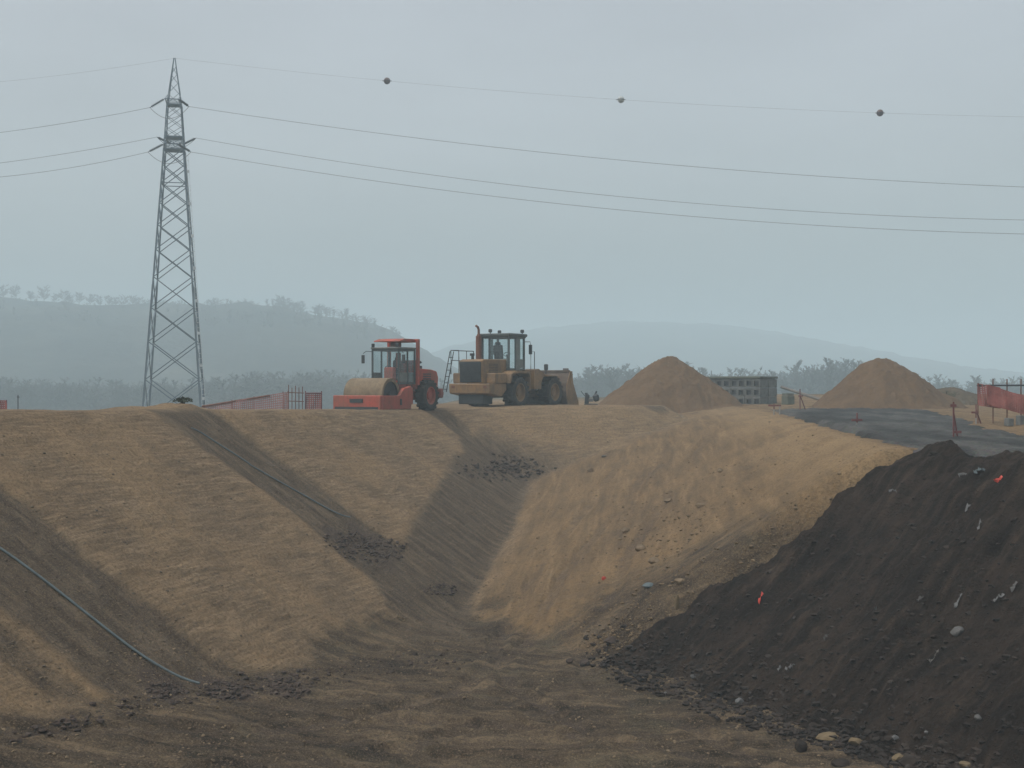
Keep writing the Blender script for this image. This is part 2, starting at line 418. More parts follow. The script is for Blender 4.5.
def m_paint(name, c, dirt=(.16, .12, .08), amt=.45, rough=.5, metal=0, scale=1.0):
    t = NT(name); p = t.objco()
    n1 = t.noise(p, 1.6*scale, 6, .65); n2 = t.noise(p, 9*scale, 4, .7)
    z = t.new('ShaderNodeSeparateXYZ'); t.put(p, z.inputs[0])
    lowz = t.math('MULTIPLY', t.rng(z.outputs[2], 1.5, .15), t.rng(n1, .35, .6, .25, 1.0))
    f = t.math('MAXIMUM', t.math('MULTIPLY', t.rng(n1, .42, .6), amt), t.math('MULTIPLY', lowz, .75))
    cc = t.mix(t.rng(n2, .56, .62, 0, .45), c, tuple(x*.4 for x in c)); cc = t.mix(f, cc, dirt)
    dr = t.noise(t.mapping(p, (9, 9, .7)), 1.0, 4, .6); cc = t.mix(t.rng(dr, .55, .64, 0, .4), cc, tuple(x*.8 for x in dirt))
    return t.fin(cc, t.rng(n1, .3, .7, rough, min(1, rough+.3)), t.bump(n2, .12, .01), metal, .4)

def m_plain(name, c, rough=.8, metal=0, var=.25, scale=4, spec=.3):
    t = NT(name); p = t.objco(); n = t.noise(p, scale, 5, .65)
    cc = t.mix(t.rng(n, .3, .7), tuple(x*(1-var) for x in c), tuple(min(1, x*(1+var)) for x in c))
    return t.fin(cc, rough, t.bump(n, .15, .02), metal, spec)

def m_glass():
    t = NT('cab_glass'); tr = t.new('ShaderNodeBsdfTransparent'); tr.inputs[0].default_value = (.94, .97, .97, 1)
    gl = t.new('ShaderNodeBsdfGlossy'); gl.inputs['Roughness'].default_value = .06
    mx = t.new('ShaderNodeMixShader'); 
    mx.inputs[0].default_value = .05; t.l.new(tr.outputs[0], mx.inputs[1]); t.l.new(gl.outputs[0], mx.inputs[2]); t.l.new(mx.outputs[0], t.out.inputs['Surface'])
    return t.m

def m_tyre():
    t = NT('tyre_rubber'); p = t.objco(); n = t.noise(p, 5, 6, .65)
    return t.fin(t.ramp(n, [(.35, (.018, .018, .018)), (.6, (.045, .041, .036)), (.78, (.13, .10, .07))]), .9, t.bump(n, .4, .03), spec=.2)

M = {}
def mats():
    M['soil'] = m_ground(); M['heap'] = m_heap(); M['gravel'] = m_gravel()
    M['sand_a'] = m_sand('brown_sand', (.108, .069, .039), (.142, .091, .049), (.068, .046, .028))
    M['sand_b'] = m_sand('tan_sand', (.105, .067, .038), (.136, .087, .047), (.066, .044, .027))
    M['scrub_soil'] = m_sand('scrubby_soil', (.075, .06, .04), (.11, .082, .052), (.035, .036, .022))
    M['red'] = m_paint('orange_red_paint', (.38, .058, .034), (.16, .09, .058), .6)
    M['red_dark'] = m_paint('faded_red_paint', (.22, .05, .036), (.14, .085, .06), .5)
    M['yellow'] = m_paint('ochre_paint', (.235, .135, .052), (.14, .095, .057), .8)
    M['bucket'] = m_paint('worn_bucket_steel', (.085, .06, .042), (.06, .044, .032), .7, .7)
    M['drum'] = m_paint('muddy_drum_steel', (.20, .15, .092), (.13, .095, .058), .8, .8)
    M['tyre'] = m_tyre(); M['glass'] = m_glass()
    M['dark'] = m_plain('dark_steel', (.035, .04, .043), .55)
    M['cabframe'] = m_plain('dark_cab_frame', (.06, .075, .075), .5)
    M['cabpanel'] = m_plain('grey_cab_panel', (.15, .165, .155), .55)
    M['rust'] = m_plain('rusty_steel', (.14, .06, .035), .8)
    M['galv'] = m_plain('galvanised_steel', (.10, .135, .16), .55, .3, .2, 1.5)
    M['pale'] = m_plain('pale_steel', (.45, .48, .49), .5, .2)
    M['insul'] = m_plain('dark_insulator', (.045, .055, .06), .35)
    M['wire'] = m_plain('power_cable', (.075, .08, .085), .6, .4)
    M['ball_dark'] = m_plain('dull_red_ball', (.09, .055, .05), .6)
    M['ball_pale'] = m_plain('pale_ball', (.36, .38, .37), .6)
    M['net'] = m_plain('orange_plastic_net', (.26, .085, .07), .7)
    M['net_pale'] = m_plain('faded_pink_plastic_net', (.30, .15, .135), .7)
    M['conc'] = m_plain('weathered_concrete', (.115, .118, .11), .9, 0, .4, 2)
    M['conc_dark'] = m_plain('mossy_sheet', (.095, .105, .08), .9, 0, .3, 2)
    M['wood'] = m_plain('grey_timber', (.13, .12, .105), .9)
    M['postred'] = m_plain('dark_red_stake', (.14, .05, .048), .7)
    M['postwhite'] = m_plain('weathered_white_stake', (.24, .23, .215), .7)
    M['pipe'] = m_plain('blue_grey_drain_pipe', (.08, .102, .105), .7)
    M['white'] = m_plain('dirty_white_plastic', (.11, .11, .106), .7)
    M['redcloth'] = m_plain('red_plastic', (.38, .05, .034), .7)
    M['rock'] = m_plain('grey_stone', (.085, .082, .077), .9)
    M['rocktan'] = m_plain('tan_stone', (.135, .10, .056), .95)
    M['rockdark'] = m_plain('black_earth_clod', (.026, .019, .0145), .95, 0, .65, 1.5)
    M['clod'] = m_plain('brown_earth_clod', (.05, .036, .028), .95, 0, .5)
    M['pebble'] = m_plain('tan_pebble', (.15, .11, .068), .95, 0, .6, .7)
    M['crumb'] = m_plain('tan_earth_crumb', (.135, .095, .055), .95, 0, .5, .9); M['crumb_dark'] = m_plain('grey_brown_earth_crumb', (.10, .076, .052), .95, 0, .5, .9)
    M['bark'] = m_plain('bare_winter_bark', (.032, .03, .027), .95)
    M['twig'] = m_plain('bare_winter_twigs', (.036, .034, .029), .95)
    M['leaf'] = m_plain('dark_scrub_leaf', (.05, .06, .035), .9)
    t = NT('wooded_hill'); p = t.pos()
    c = t.ramp(t.noise(p, .03, 7, .7), [(.4, (.012, .014, .012)), (.52, (.026, .027, .02)), (.65, (.06, .056, .04))])
    M['hill'] = t.fin(c, 1, t.bump(t.noise(p, .15, 5), .6, 3), spec=.05)
mats()

# ------------------------------------------------------------------ pixel and ground lookups
def ray(u, v, Y): return Vector(((u-512)/F*Y, Y, -(v-384)/F*Y))
def ground_z(x, y): return float(land(np.array([x]), np.array([y]))[0][0])
def heap_z(x, y): return float(heap(np.array([x]), np.array([y]))[0][0])
def surf_hits(px, y0=12.0, y1=110.0):
    """where the lines of sight through many picture points meet the ground or the heap"""
    px = np.array(px, float); a = (px[:, 0]-512)/F; c = -(px[:, 1]-384)/F
    def below(Y): return np.maximum(land(a*Y, Y)[0], heap(a*Y, Y)[0]) - c*Y
    lo = np.full(len(px), y0); hit = np.full(len(px), y1); done = np.zeros(len(px), bool)
    Y = lo.copy()
    while Y.min() < y1 and not done.all():
        Y2 = Y + .012*Y; b = below(Y2) >= 0; new = b & ~done
        lo = np.where(new, Y, lo); hit = np.where(new, Y2, hit); done |= b; Y = Y2
    for _ in range(9):
        m = (lo+hit)/2; b = below(m) >= 0; hit = np.where(b, m, hit); lo = np.where(b, lo, m)
    return np.stack([a*hit, hit, np.maximum(land(a*hit, hit)[0], heap(a*hit, hit)[0])], -1)
def surf_hit(u, v):
    a = (u-512)/F; c = -(v-384)/F; Y = 12*1.012**np.arange(187)
    for k in range(3):
        m = np.nonzero(np.maximum(land(a*Y, Y)[0], heap(a*Y, Y)[0]) >= c*Y)[0]
        i = int(m[0]) if len(m) else len(Y)-1
        Y = np.linspace(Y[max(i-1, 0)], Y[i], 14)
    y = Y[-1]; g = max(ground_z(a*y, y), heap_z(a*y, y))
    return Vector((a*y, y, g))
def top_z(x, y): return max(ground_z(x, y), heap_z(x, y))

# ------------------------------------------------------------------ camera, sky, sun, haze
cam = bpy.data.cameras.new('camera'); co = link(bpy.data.objects.new('camera', cam))
cam.sensor_width = 36; cam.lens = F*36/1024; cam.clip_end = 5000; cam.clip_start = .1
co.location = (0, 0, 0); co.rotation_euler = (R(90), 0, 0)
sc.camera = co
w = bpy.data.worlds.new('World'); sc.world = w; w.use_nodes = True
wn = w.node_tree.nodes; wl = w.node_tree.links
sky = wn.new('ShaderNodeTexSky'); sky.sky_type = 'NISHITA'; sky.sun_disc = False
SUN_EL, SUN_AZ = 62, -115          # azimuth from +Y towards +X
sky.sun_elevation = R(SUN_EL); sky.sun_rotation = R(SUN_AZ); sky.air_density = 1.2; sky.dust_density = 6; sky.ozone_density = 1.0
hs = wn.new('ShaderNodeHueSaturation'); hs.inputs['Saturation'].default_value = .32
wl.new(sky.outputs[0], hs.inputs['Color']); cn = wn.new('ShaderNodeTexNoise'); cn.inputs['Scale'].default_value = 2.2; cn.inputs['Detail'].default_value = 4
ctc = wn.new('ShaderNodeTexCoord'); cmp_ = wn.new('ShaderNodeMapping'); cmp_.inputs['Scale'].default_value = (1, 1, 3.5)
wl.new(ctc.outputs['Generated'], cmp_.inputs[0]); wl.new(cmp_.outputs[0], cn.inputs['Vector'])
cr_ = wn.new('ShaderNodeMapRange'); cr_.inputs[1].default_value = .3; cr_.inputs[2].default_value = .7; cr_.inputs[3].default_value = .90; cr_.inputs[4].default_value = 1.10
wl.new(cn.outputs[0], cr_.inputs[0]); wl.new(cr_.outputs[0], hs.inputs['Value'])
wl.new(hs.outputs[0], wn['Background'].inputs[0])
wn['Background'].inputs[1].default_value = .10
sun = bpy.data.lights.new('sun', 'SUN'); sun.energy = .5; sun.angle = R(60); sun.color = (1, .98, .95)
so = link(bpy.data.objects.new('sun', sun))
az, el = R(SUN_AZ), R(SUN_EL)
sd = Vector((math.sin(az)*math.cos(el), math.cos(az)*math.cos(el), math.sin(el)))
so.rotation_euler = sd.to_track_quat('Z', 'Y').to_euler()
sc.view_settings.view_transform = 'Standard'; sc.view_settings.look = 'None'; sc.view_settings.gamma = 1
sc.view_settings.exposure = 0.78
sc.render.engine = 'CYCLES'
sc.cycles.volume_bounces = 2; sc.cycles.transparent_max_bounces = 32; sc.cycles.max_bounces = 8; sc.cycles.diffuse_bounces = 3

def haze():
    b = MB(); b.box((0, 1450, 30.25), (6400, 3500, 91.5))
    t = NT('haze_air'); t.n.remove(t.b)
    pv = t.new('ShaderNodeVolumePrincipled'); pv.inputs['Color'].default_value = (.737, .892, .95, 1)
    pv.inputs['Density'].default_value = HAZE; pv.inputs['Anisotropy'].default_value = 0
    t.l.new(pv.outputs[0], t.out.inputs['Volume'])
    o = b.build('haze', t.m); o['kind'] = 'stuff'
HAZE = .00195
haze()

# ------------------------------------------------------------------ ground sheet
def build_ground():
    xs = np.concatenate([np.arange(-22, -9, .13), np.arange(-9, 9, .06), np.arange(9, 24, .12)])
    xs = grid_coords(xs, 1.25, (-2200, 2200))
    ys = [13.0]
    while ys[-1] < 78: ys.append(ys[-1]+max(.045, ys[-1]*.0033))
    ys = grid_coords(np.array(ys), 1.12, (-60, 2500))
    X, Y = np.meshgrid(xs, ys)
    Z, I = land(X, Y)
    lr = I['L']-I['R']
    toe = sstep(lr + .30*fbm(X*.5, Y*.5, 131, 5, .6), 2.7, 2.1)*sstep(lr, -.35, .1)*sstep(Y, 29, 34)*sstep(Y, 59, 54)
    st = np.maximum(I['st'], toe)
    st = np.maximum(st, .8*sstep(np.hypot((X-7.4)/1.2, (Y-66.5)/2.2), 1.1, .6))
    right = np.clip(I['onR'], 0, 1)*sstep(lr + .5*fbm(X*.6, Y*.6, 147, 4), .15, -.6)
    fl = np.clip(np.maximum(I['onF'], sstep(np.maximum(I['F'], I['B'])-np.maximum(I['L'], I['R']) + .5*fbm(X*.5, Y*.5, 149, 5, .6), -.45, .1)), 0, 1)
    # dull lower part of the right slope
    lowr = right*sstep(I['R'] + .9*fbm(X*.3, Y*.3, 141, 4), -2.4, -4.4)*sstep(Y-.45*(X-1) + 2.6*fbm(X*.4, Y*.4, 143, 5, .6), 33.2, 29.0)
    fl = np.maximum(fl, lowr*.85)
    lip = right*sstep(-I['de'], 3.2, .6)*sstep(-I['de'], -.6, 0)*sstep(Y, 25, 31)*sstep(Y, 80, 66)*(.55+.6*fbm(X*.8, Y*.8, 145, 4))
    cl = np.zeros_like(X)
    for (u, v, r) in CLODS[:6]:
        p = surf_hit(u, v); cl = np.maximum(cl, sstep(np.hypot((X-p.x), (Y-p.y)*.8)/r + .6*fbm(X*1.2, Y*1.2, 151, 3), 1.0, .3))
    far = sstep(Y, 95, 125)
    masks = np.stack([st, right, fl, np.ones_like(X)], -1)
    mb = np.stack([np.clip(lip, 0, 1), np.maximum(cl*.9, .55*I['rut']), far, np.ones_like(X)], -1)
    fll = np.stack([I['run'], I['dl'], 0*X], -1); flr = np.stack([I['run2'], -I['de'], 0*X], -1)
    g = mesh_grid('ground', X, Y, Z, None, {'masks': masks, 'masks_b': mb, 'flow_left': fll, 'flow_right': flr}, M['soil'])
    g['kind'] = 'structure'
    # haul road
    X, Y = np.meshgrid(np.arange(5, 25, .14), np.concatenate([np.arange(14, 34, .14), np.arange(34, 73, .22)]))
    Z, I = land(X, Y); G0 = base_land(X, Y)[0]
    rd = in_poly(ROAD, X, Y) + .35*fbm(X*.8, Y*.8, 161, 3) + .3*fbm(X*2.6, Y*2.6, 163, 3)
    rz = G0 + .03 + .06*fbm(X*.9, Y*.9, 165, 4) + .06*fbm(X*3, Y*3, 167, 3) - .3*sstep(rd, .45, -.15)
    rz = rz + .22*np.exp(-((in_poly(ROAD, X, Y)-.7)/.45)**2)*sstep(Y, 34, 40)*sstep(X-.09*Y, 8.6, 7.4)
    r = mesh_grid('haul_road', X, Y, rz, rd > 0, None, M['gravel']); r['kind'] = 'structure'

CLODS = [(372, 549, 1.3), (505, 468, 1.2), (230, 690, .9), (165, 690, .7), (290, 690, .8), (345, 540, .8), (440, 590, .6)]
build_ground()

def build_heap():
    X, Y = np.meshgrid(np.arange(.5, 17, .06), np.concatenate([np.arange(12, 33.5, .06)]))
    h, o, t = heap(X, Y); g = land(X, Y)[0]
    g = np.where(I_road(X, Y) > .4, base_land(X, Y)[0], g)
    hh = np.maximum(h, g-.35)
    ob = mesh_grid('soil_heap', X, Y, hh, h > g-.12, {'fall': np.stack([t, o, 0*X], -1)}, M['heap'])
    tag(ob, 'long black earth heap sloping up the right foreground to the gravel road', 'soil heap')
def I_road(X, Y): return in_poly(ROAD, X, Y)
build_heap()

def cone_heap(name, cx, cy, r, hgt, mat, label, flat=.5, seed=0, skew=0.0, extra=()):
    n = 150
    g = np.linspace(-1.35, 1.35, n); X, Y = np.meshgrid(g*r, g*r)
    ang = np.arctan2(Y, X); d = np.hypot(X*(1+skew*np.sign(X)), Y)/r
    d = d*(1 + .22*fbm(np.cos(ang)*1.6+5, np.sin(ang)*1.6+5, seed, 3))
    z = hgt*(1 - (np.sqrt(d*d+flat*flat)-flat)/(math.sqrt(1+flat*flat)-flat))
    z = np.where(d < 1, z, -.45*hgt*(d-1)*1.0)
    z = np.maximum(z, -.0) + .26*np.clip(z, 0, 1)**.5*fbm(X*.8, Y*.8, seed+5, 5, .6) + .09*fbm(X*3, Y*3, seed+9, 4, .6)
    for (ex, ey, er, eh) in extra:
        dd = np.hypot(X-ex, Y-ey)/er*(1+.3*fbm(X*.8+ex, Y*.8, seed+13, 3)); z = smax(z, eh*(1-np.sqrt(dd*dd+.06)), .25)
    toe = np.exp(-np.maximum(d-.75, 0)*4)
    z = z + .10*toe
    gx, gy = X+cx, Y+cy
    gz = land(gx, gy)[0]
    zz = np.where(d < 1.25, gz*0 + gz.min()*0 + gz + z - .08*sstep(d, 1.0, 1.2), gz-.3)
    zb = float(np.median(gz))
    zz = np.where(d < 1.2, zb*sstep(d, 1.1, .6) + gz*(1-sstep(d, 1.1, .6)) + z - .2*sstep(d, .98, 1.18), gz-.3)
    o = mesh_grid(name, gx-cx, gy-cy, zz-zb, d < 1.2, None, mat)
    o.location = (cx, cy, zb)
    tag(o, label, 'sand heap' if 'sand' in name else 'soil mound')
    return o
cone_heap('sand_heap', 10.15, 79.5, 4.5, 2.9, M['sand_a'], 'steep brown sand heap with a pointed top, beside the loader and the concrete blocks', .22, 201, 0, [(2.3, -1.3, 2.0, 1.35), (-1.6, -2.0, 1.8, 1.0)])
cone_heap('sand_heap', 22.1, 74, 4.0, 2.75, M['sand_b'], 'rounded tan sand heap behind the far edge of the grey gravel road', .42, 231, 0, [(2.3, -.9, 1.9, 1.65), (3.5, -.6, 1.9, 1.0), (-1.9, -1.6, 1.7, 1.0), (.8, -2.4, 1.6, .9)])

# ------------------------------------------------------------------ hills, woods and single trees
def hill(name, prof, Y0, depth, seed):
    us = np.linspace(prof[0][0], prof[-1][0], 150); vs = np.interp(us, [p[0] for p in prof], [p[1] for p in prof])
    x = (us-512)/F*Y0; zr = -(vs-384)/F*Y0
    T = np.concatenate([np.linspace(-1, 0, 26), np.linspace(.06, 1, 10)])
    X = np.repeat(x[None], len(T), 0); Yy = Y0 + T[:, None]*depth + 0*X
    f = .5+.5*np.cos(np.pi*np.clip(np.abs(T), 0, 1))[:, None]
    Z = -13 + (zr[None]+13)*f + f*(3.5*fbm(X*.035, Yy*.035, seed, 4) + 2.2*fbm(X*.13, Yy*.13, seed+4, 3))*np.where(T[:, None] == 0, .5, 1)
    o = mesh_grid(name, X, Yy, Z, None, None, M['hill']); o['kind'] = 'structure'
HILL_L = [(-420, 345), (-250, 318), (-100, 303), (0, 300), (80, 305), (160, 310), (230, 307), (300, 312), (350, 319), (385, 331), (420, 350), (470, 378), (520, 395)]
HILL_R = [(300, 400), (380, 372), (430, 354), (480, 340), (530, 331), (620, 322), (700, 325), (780, 335), (860, 350), (930, 365), (1020, 376), (1200, 392), (1350, 400)]
YH = 610.0
hill('hill', HILL_L, YH, 280, 301); hill('far_hill', HILL_R, 1250, 420, 331)

def tree_meshes(seed, H, form, twig_r=.035, dens=1.0):
    """a bare winter tree: trunk and crown as thin tapered wood"""
    r = random.Random(seed); tr = MB(); cr = MB()
    tall = form == 'poplar'
    pts = [Vector((0, 0, -.6))]; n = 7
    for i in range(1, n+1):
        pts.append(Vector((r.uniform(-.02, .02)*H*i/n, r.uniform(-.02, .02)*H*i/n, H*(.92 if tall else .72)*i/n)))
    rad = [H*.016*(1-.85*i/n)+.02 for i in range(n+1)]
    tr.tube(pts, rad, 5)
    def tri(a, b, w):
        d = (b-a); q = d.cross(Vector((r.uniform(-1, 1), r.uniform(-1, 1), r.uniform(-1, 1)))).normalized()*w
        cr.add([a-q, a+q, b], [[0, 1, 2]])
    nb = int((34 if tall else 26)*dens)
    for k in range(nb):
        t = r.uniform(.14, .98) if tall else r.uniform(.28, 1.0)
        f = t*n; i = min(int(f), n-1); p = pts[i].lerp(pts[i+1], f-i)
        az = r.uniform(0, 6.283)
        if tall: L = H*r.uniform(.10, .19)*(1.15-.6*t); up = r.uniform(1.0, 2.4)
        else: L = H*r.uniform(.22, .40)*(1.15-.5*t); up = r.uniform(.25, 1.2)
        d = Vector((math.cos(az), math.sin(az), up)).normalized()
        e = p + d*L; mid = p + d*L*.5 + Vector((0, 0, L*.06))
        cr.tube([p, mid, e], [H*.005, H*.0034, H*.0015], 3)
        for j in range(int(7*dens)+1):
            tt = r.uniform(.25, 1); q = p.lerp(e, tt)
            d2 = (d + Vector((r.uniform(-1, 1), r.uniform(-1, 1), r.uniform(-.5, .9)))*.8).normalized(); L2 = L*r.uniform(.25, .5)
            e2 = q + d2*L2; tri(q, e2, twig_r*1.3)
            for m in range(5):
                q3 = q.lerp(e2, r.uniform(.2, 1)); d3 = (d2 + Vector((r.uniform(-1, 1), r.uniform(-1, 1), r.uniform(-.5, .8)))*.9).normalized()
                tri(q3, q3 + d3*L2*r.uniform(.35, .7), twig_r)
    return tr, cr
def tree(seed, H, form, twig_r=.035, dens=1.0):
    root = empty('bare_tree')
    a, b = tree_meshes(seed, H, form, twig_r, dens)
    a.build('trunk', M['bark'], root); b.build('crown', M['twig'], root)
    return root
used_proto = set()
def place_tree(proto, x, y, z, sc_, rz, label, group):
    if proto.name in used_proto: o = copy_tree(proto)
    else: o = proto; used_proto.add(proto.name)
    o.location = (x, y, z); o.scale = (sc_, sc_, sc_); o.rotation_euler = (0, 0, rz)
    tag(o, label, 'tree', group)
    return o
rp = [tree(400+i, 6.0, 'round', .06, 1.0) for i in range(3)]
pp = [tree(420+i, 14.0, 'poplar', .055, 1.4) for i in range(3)]
def hill_top(u): return np.interp(u, [p[0] for p in HILL_L], [p[1] for p in HILL_L])
for i, (u, k) in enumerate([(3, 1.2), (16, 1.25), (31, .9), (44, 1.25), (56, .85), (64, 1.1), (71, .8), (79, 1.05), (90, .95), (99, .9), (108, .95), (116, .85), (124, 1.0), (133, 1.05), (141, .95), (149, .85)]):
    lab = 'faint bare tree in the row along the hazy hilltop left of the pylon'
    place_tree(rp[i % 3], (u-512)/F*YH, YH, -(hill_top(u)-384)/F*YH-1.2, k*1.45, i*1.7, lab, 'bare trees along the left hilltop')
for i, (u, k) in enumerate([(280, 1.35), (286, 1.2), (298, .9)]):
    lab = ['tallest bare tree on the left hilltop, right of the pylon', 'slightly shorter bare tree beside the tallest hilltop tree', 'short bare tree on the left hilltop, last to the right'][i]
    place_tree(rp[(i+1) % 3], (u-512)/F*YH, YH, -(hill_top(u)-384)/F*YH-1.2, k*1.3, i*2.1, lab, 'bare trees on the hilltop right of the pylon')
PL = {830: 'broad tall bare tree behind the gap between concrete blocks and right sand heap', 846: 'tallest bare tree, touching the left flank of the right sand heap', 797: 'tall slim bare tree just right of the concrete block stack', 916: 'low bare tree seen over the right shoulder of the right sand heap'}
for i, (u, v) in enumerate([(612, 368), (630, 370), (648, 366), (690, 362), (704, 366), (772, 369), (785, 374), (797, 358), (812, 371), (822, 362), (830, 355), (838, 366), (846, 355), (857, 358), (866, 366), (880, 366), (916, 372)]):
    Y = 285 + 6*((i*7) % 5)
    z = -11.5; top = -(v-384)/F*Y
    place_tree(pp[i % 3], (u-512)/F*Y, Y, z, (top-z)/14.2, i*1.3, PL.get(u, 'hazy tall bare tree in the row behind the two sand heaps'), 'tall bare trees behind the sand heaps')

def woodland(name, spots, seed):
    r = random.Random(seed); prot = []
    for i in range(5):
        a, b = tree_meshes(seed+i, 10.0, 'round' if i % 2 else 'poplar', .05, .9)
        v = np.array(a.v + b.v, float); n = len(a.v)
        prot.append((v, [list(f) for f in a.f] + [[k+n for k in f] for f in b.f]))
    V = []; Fc = []; n = 0
    for (x, y, z, h) in spots:
        v, f = prot[r.randrange(5)]; t = r.uniform(0, 6.28); k = h/10.0; wd = k*r.uniform(1.5, 2.3)
        c, s_ = math.cos(t), math.sin(t)
        p = np.stack([(v[:, 0]*c-v[:, 1]*s_)*wd+x, (v[:, 0]*s_+v[:, 1]*c)*wd+y, v[:, 2]*k+z], -1)
        V.append(p); Fc += [[q+n for q in g] for g in f]; n += len(p)
    me = bpy.data.meshes.new(name); me.from_pydata(np.concatenate(V).tolist(), [], Fc); me.materials.append(M['twig'])
    o = link(bpy.data.objects.new(name, me)); o['kind'] = 'stuff'
sp = []
for k in range(470):
    u = random.uniform(-160, 480); Y = random.uniform(300, 380)
    v = np.interp(u, [-160, 0, 200, 225, 300, 350, 420, 480], [377, 378, 379, 374, 370, 371, 377, 384]) + random.uniform(-2, 5)
    sp.append(((u-512)/F*Y, Y, -12.5, -(v-384)/F*Y+12.5))
for k in range(450):
    u = random.uniform(480, 1120); Y = random.uniform(310, 420)
    v = np.interp(u, [480, 560, 600, 690, 720, 780, 830, 865, 890, 960, 1120], [384, 374, 365, 362, 368, 366, 359, 362, 375, 374, 379]) + random.uniform(-2, 10)
    sp.append(((u-512)/F*Y, Y, -12.5, -(v-384)/F*Y+12.5))
woodland('woodland', sp, 500)
sp = []
for k in range(260):
    u = random.uniform(-200, 400); t = random.uniform(0, 95)
    Y = YH - t
    sp.append(((u-512)/F*Y, Y, -13 + (-(hill_top(u)-384)/F*YH+13)*(.5+.5*math.cos(math.pi*t/280))-2.5, random.uniform(3.2, 5.2) if u < 160 else random.uniform(5, 8)))
woodland('hillside_wood', sp, 540)

# ------------------------------------------------------------------ pylon and power lines
PY = 110.0
def pylon():
    cx = (174.5-512)/F*PY; zb = -3.3
    root = empty('electricity_pylon', (cx, PY, zb), R(10))
    tag(root, 'tall grey lattice steel pylon carrying the power lines at left', 'pylon')
    hz = [(0, 2.52), (24.1, .84), (28.1, .60), (32.3, .05)]
    def hw(z): return float(np.interp(z, [a for a, b in hz], [b for a, b in hz]))
    def c(i, z): h = hw(z); return Vector((h*[-1, 1, 1, -1][i], h*[-1, -1, 1, 1][i], z))
    for i in range(4):
        b = MB()
        for z0, z1, r in ((0, 12, .115), (12, 24.1, .095), (24.1, 28.1, .07), (28.1, 32.3, .055)): b.cyl(c(i, z0), c(i, z1), r, seg=4)
        b.cyl(c(i, -.5), c(i, .25), .28, .22, seg=8)
        b.build('leg', M['galv'], root)
    zs = [0]; 
    while zs[-1] < 23.0: zs.append(zs[-1] + hw(zs[-1])*1.42)
    k = 24.1/zs[-1]; zs = [z*k for z in zs]
    up = [24.1, 25.1, 26.1, 27.1, 28.1, 29.1, 30.0, 30.8, 31.5]
    for i in range(4):
        j = (i+1) % 4; b = MB()
        for z0, z1 in zip(zs[:-1], zs[1:]):
            b.cyl(c(i, z0), c(j, z1), .055, seg=4); b.cyl(c(j, z0), c(i, z1), .055, seg=4)
        for z0, z1 in zip(up[:-1], up[1:]):
            b.cyl(c(i, z0), c(j, z1), .03, seg=4)
            if z1 < 29: b.cyl(c(j, z0), c(i, z1), .03, seg=4)
        for z in (zs[-3], 24.1, 25.2, 28.1): b.cyl(c(i, z), c(j, z), .05, seg=4)
        b.build('bracing', M['galv'], root)
    b = MB()                                            # climbing ladder beside the right leg
    a0, a1 = c(1, .6)+Vector((.16, -.05, 0)), c(1, 23.5)+Vector((.16, -.05, 0))
    b.cyl(a0, a1, .02, seg=4); b.cyl(a0+Vector((.28, 0, 0)), a1+Vector((.2, 0, 0)), .02, seg=4)
    for q in range(52):
        p = a0.lerp(a1, q/51); b.cyl(p, p+Vector((.26, 0, 0)), .02, seg=4)
    for q in range(8):
        p = a0.lerp(a1, (q+.5)/8); b.box(p+Vector((.12, -.06, 0)), (.22, .12, .25))
    b.build('ladder', M['pale'], root)
    Mi = Matrix.Translation((cx, PY, zb)) @ Matrix.Rotation(R(10), 4, 'Z'); Mi.invert()
    ends = []
    for (z, sy, L, ul, vl, ur, vr) in ((28.1, -1, 1.9, 150, 107.5, 189, 106.5), (25.2, 1, 1.9, 157, 137, 196, 138), (24.1, -1, 2.1, 148, 152, 191, 152)):
        b = MB(); h = hw(z); tip = Vector((0, sy*(h+L), z))
        for sx in (-1, 1):
            t2 = tip + Vector((sx*.55, 0, 0))
            b.cyl((sx*h, sy*h, z), t2, .05, seg=4); b.cyl((sx*h*.95, sy*h*.95, z+.75), t2, .035, seg=4)
            b.cyl((sx*h, -sy*h, z), (sx*h, sy*h, z), .05, seg=4)
        b.cyl(tip-Vector((.6, 0, 0)), tip+Vector((.6, 0, 0)), .06, seg=4)
        for q in (.3, .6): b.cyl((-h*(1-q)-.55*q, sy*(h+L*q), z), (h*(1-q)+.55*q, sy*(h+L*q), z), .035, seg=4)
        b.box((0, 0, z), (h*2+.1, h*2+.1, .10)); 
        arm = b.build('cross_arm', M['galv'], root)
        wy = (Mi.inverted() @ tip).y
        pl = ray(ul, vl, wy); pr = ray(ur, vr, wy); ends.append((pl, pr))
        for sx, pe in ((-1, pl), (1, pr)):
            e = Mi @ pe; s0 = tip + Vector((sx*.6, 0, 0)); b = MB()
            b.cyl(s0, e, .03, seg=5)
            for q in range(13):
                p = s0.lerp(e, .12+.76*q/12); dd = (e-s0).normalized(); b.cyl(p-dd*.03, p+dd*.03, .12, .06, seg=8)
            b.build('insulator_string', M['insul'], arm)
        el, er = Mi @ pl, Mi @ pr; b = MB()
        b.tube([el.lerp(er, t) + Vector((0, 0, -4*1.0*t*(1-t))) for t in [q/14 for q in range(15)]], .02, 4)
        b.build('jumper_cable', M['wire'], arm)
    return ends, Vector((cx, PY, zb+32.3))
ends, peak = pylon()
def quad_fit(p):     # v(u) through three picture points
    return np.polyfit([a for a, b in p], [b for a, b in p], 2)
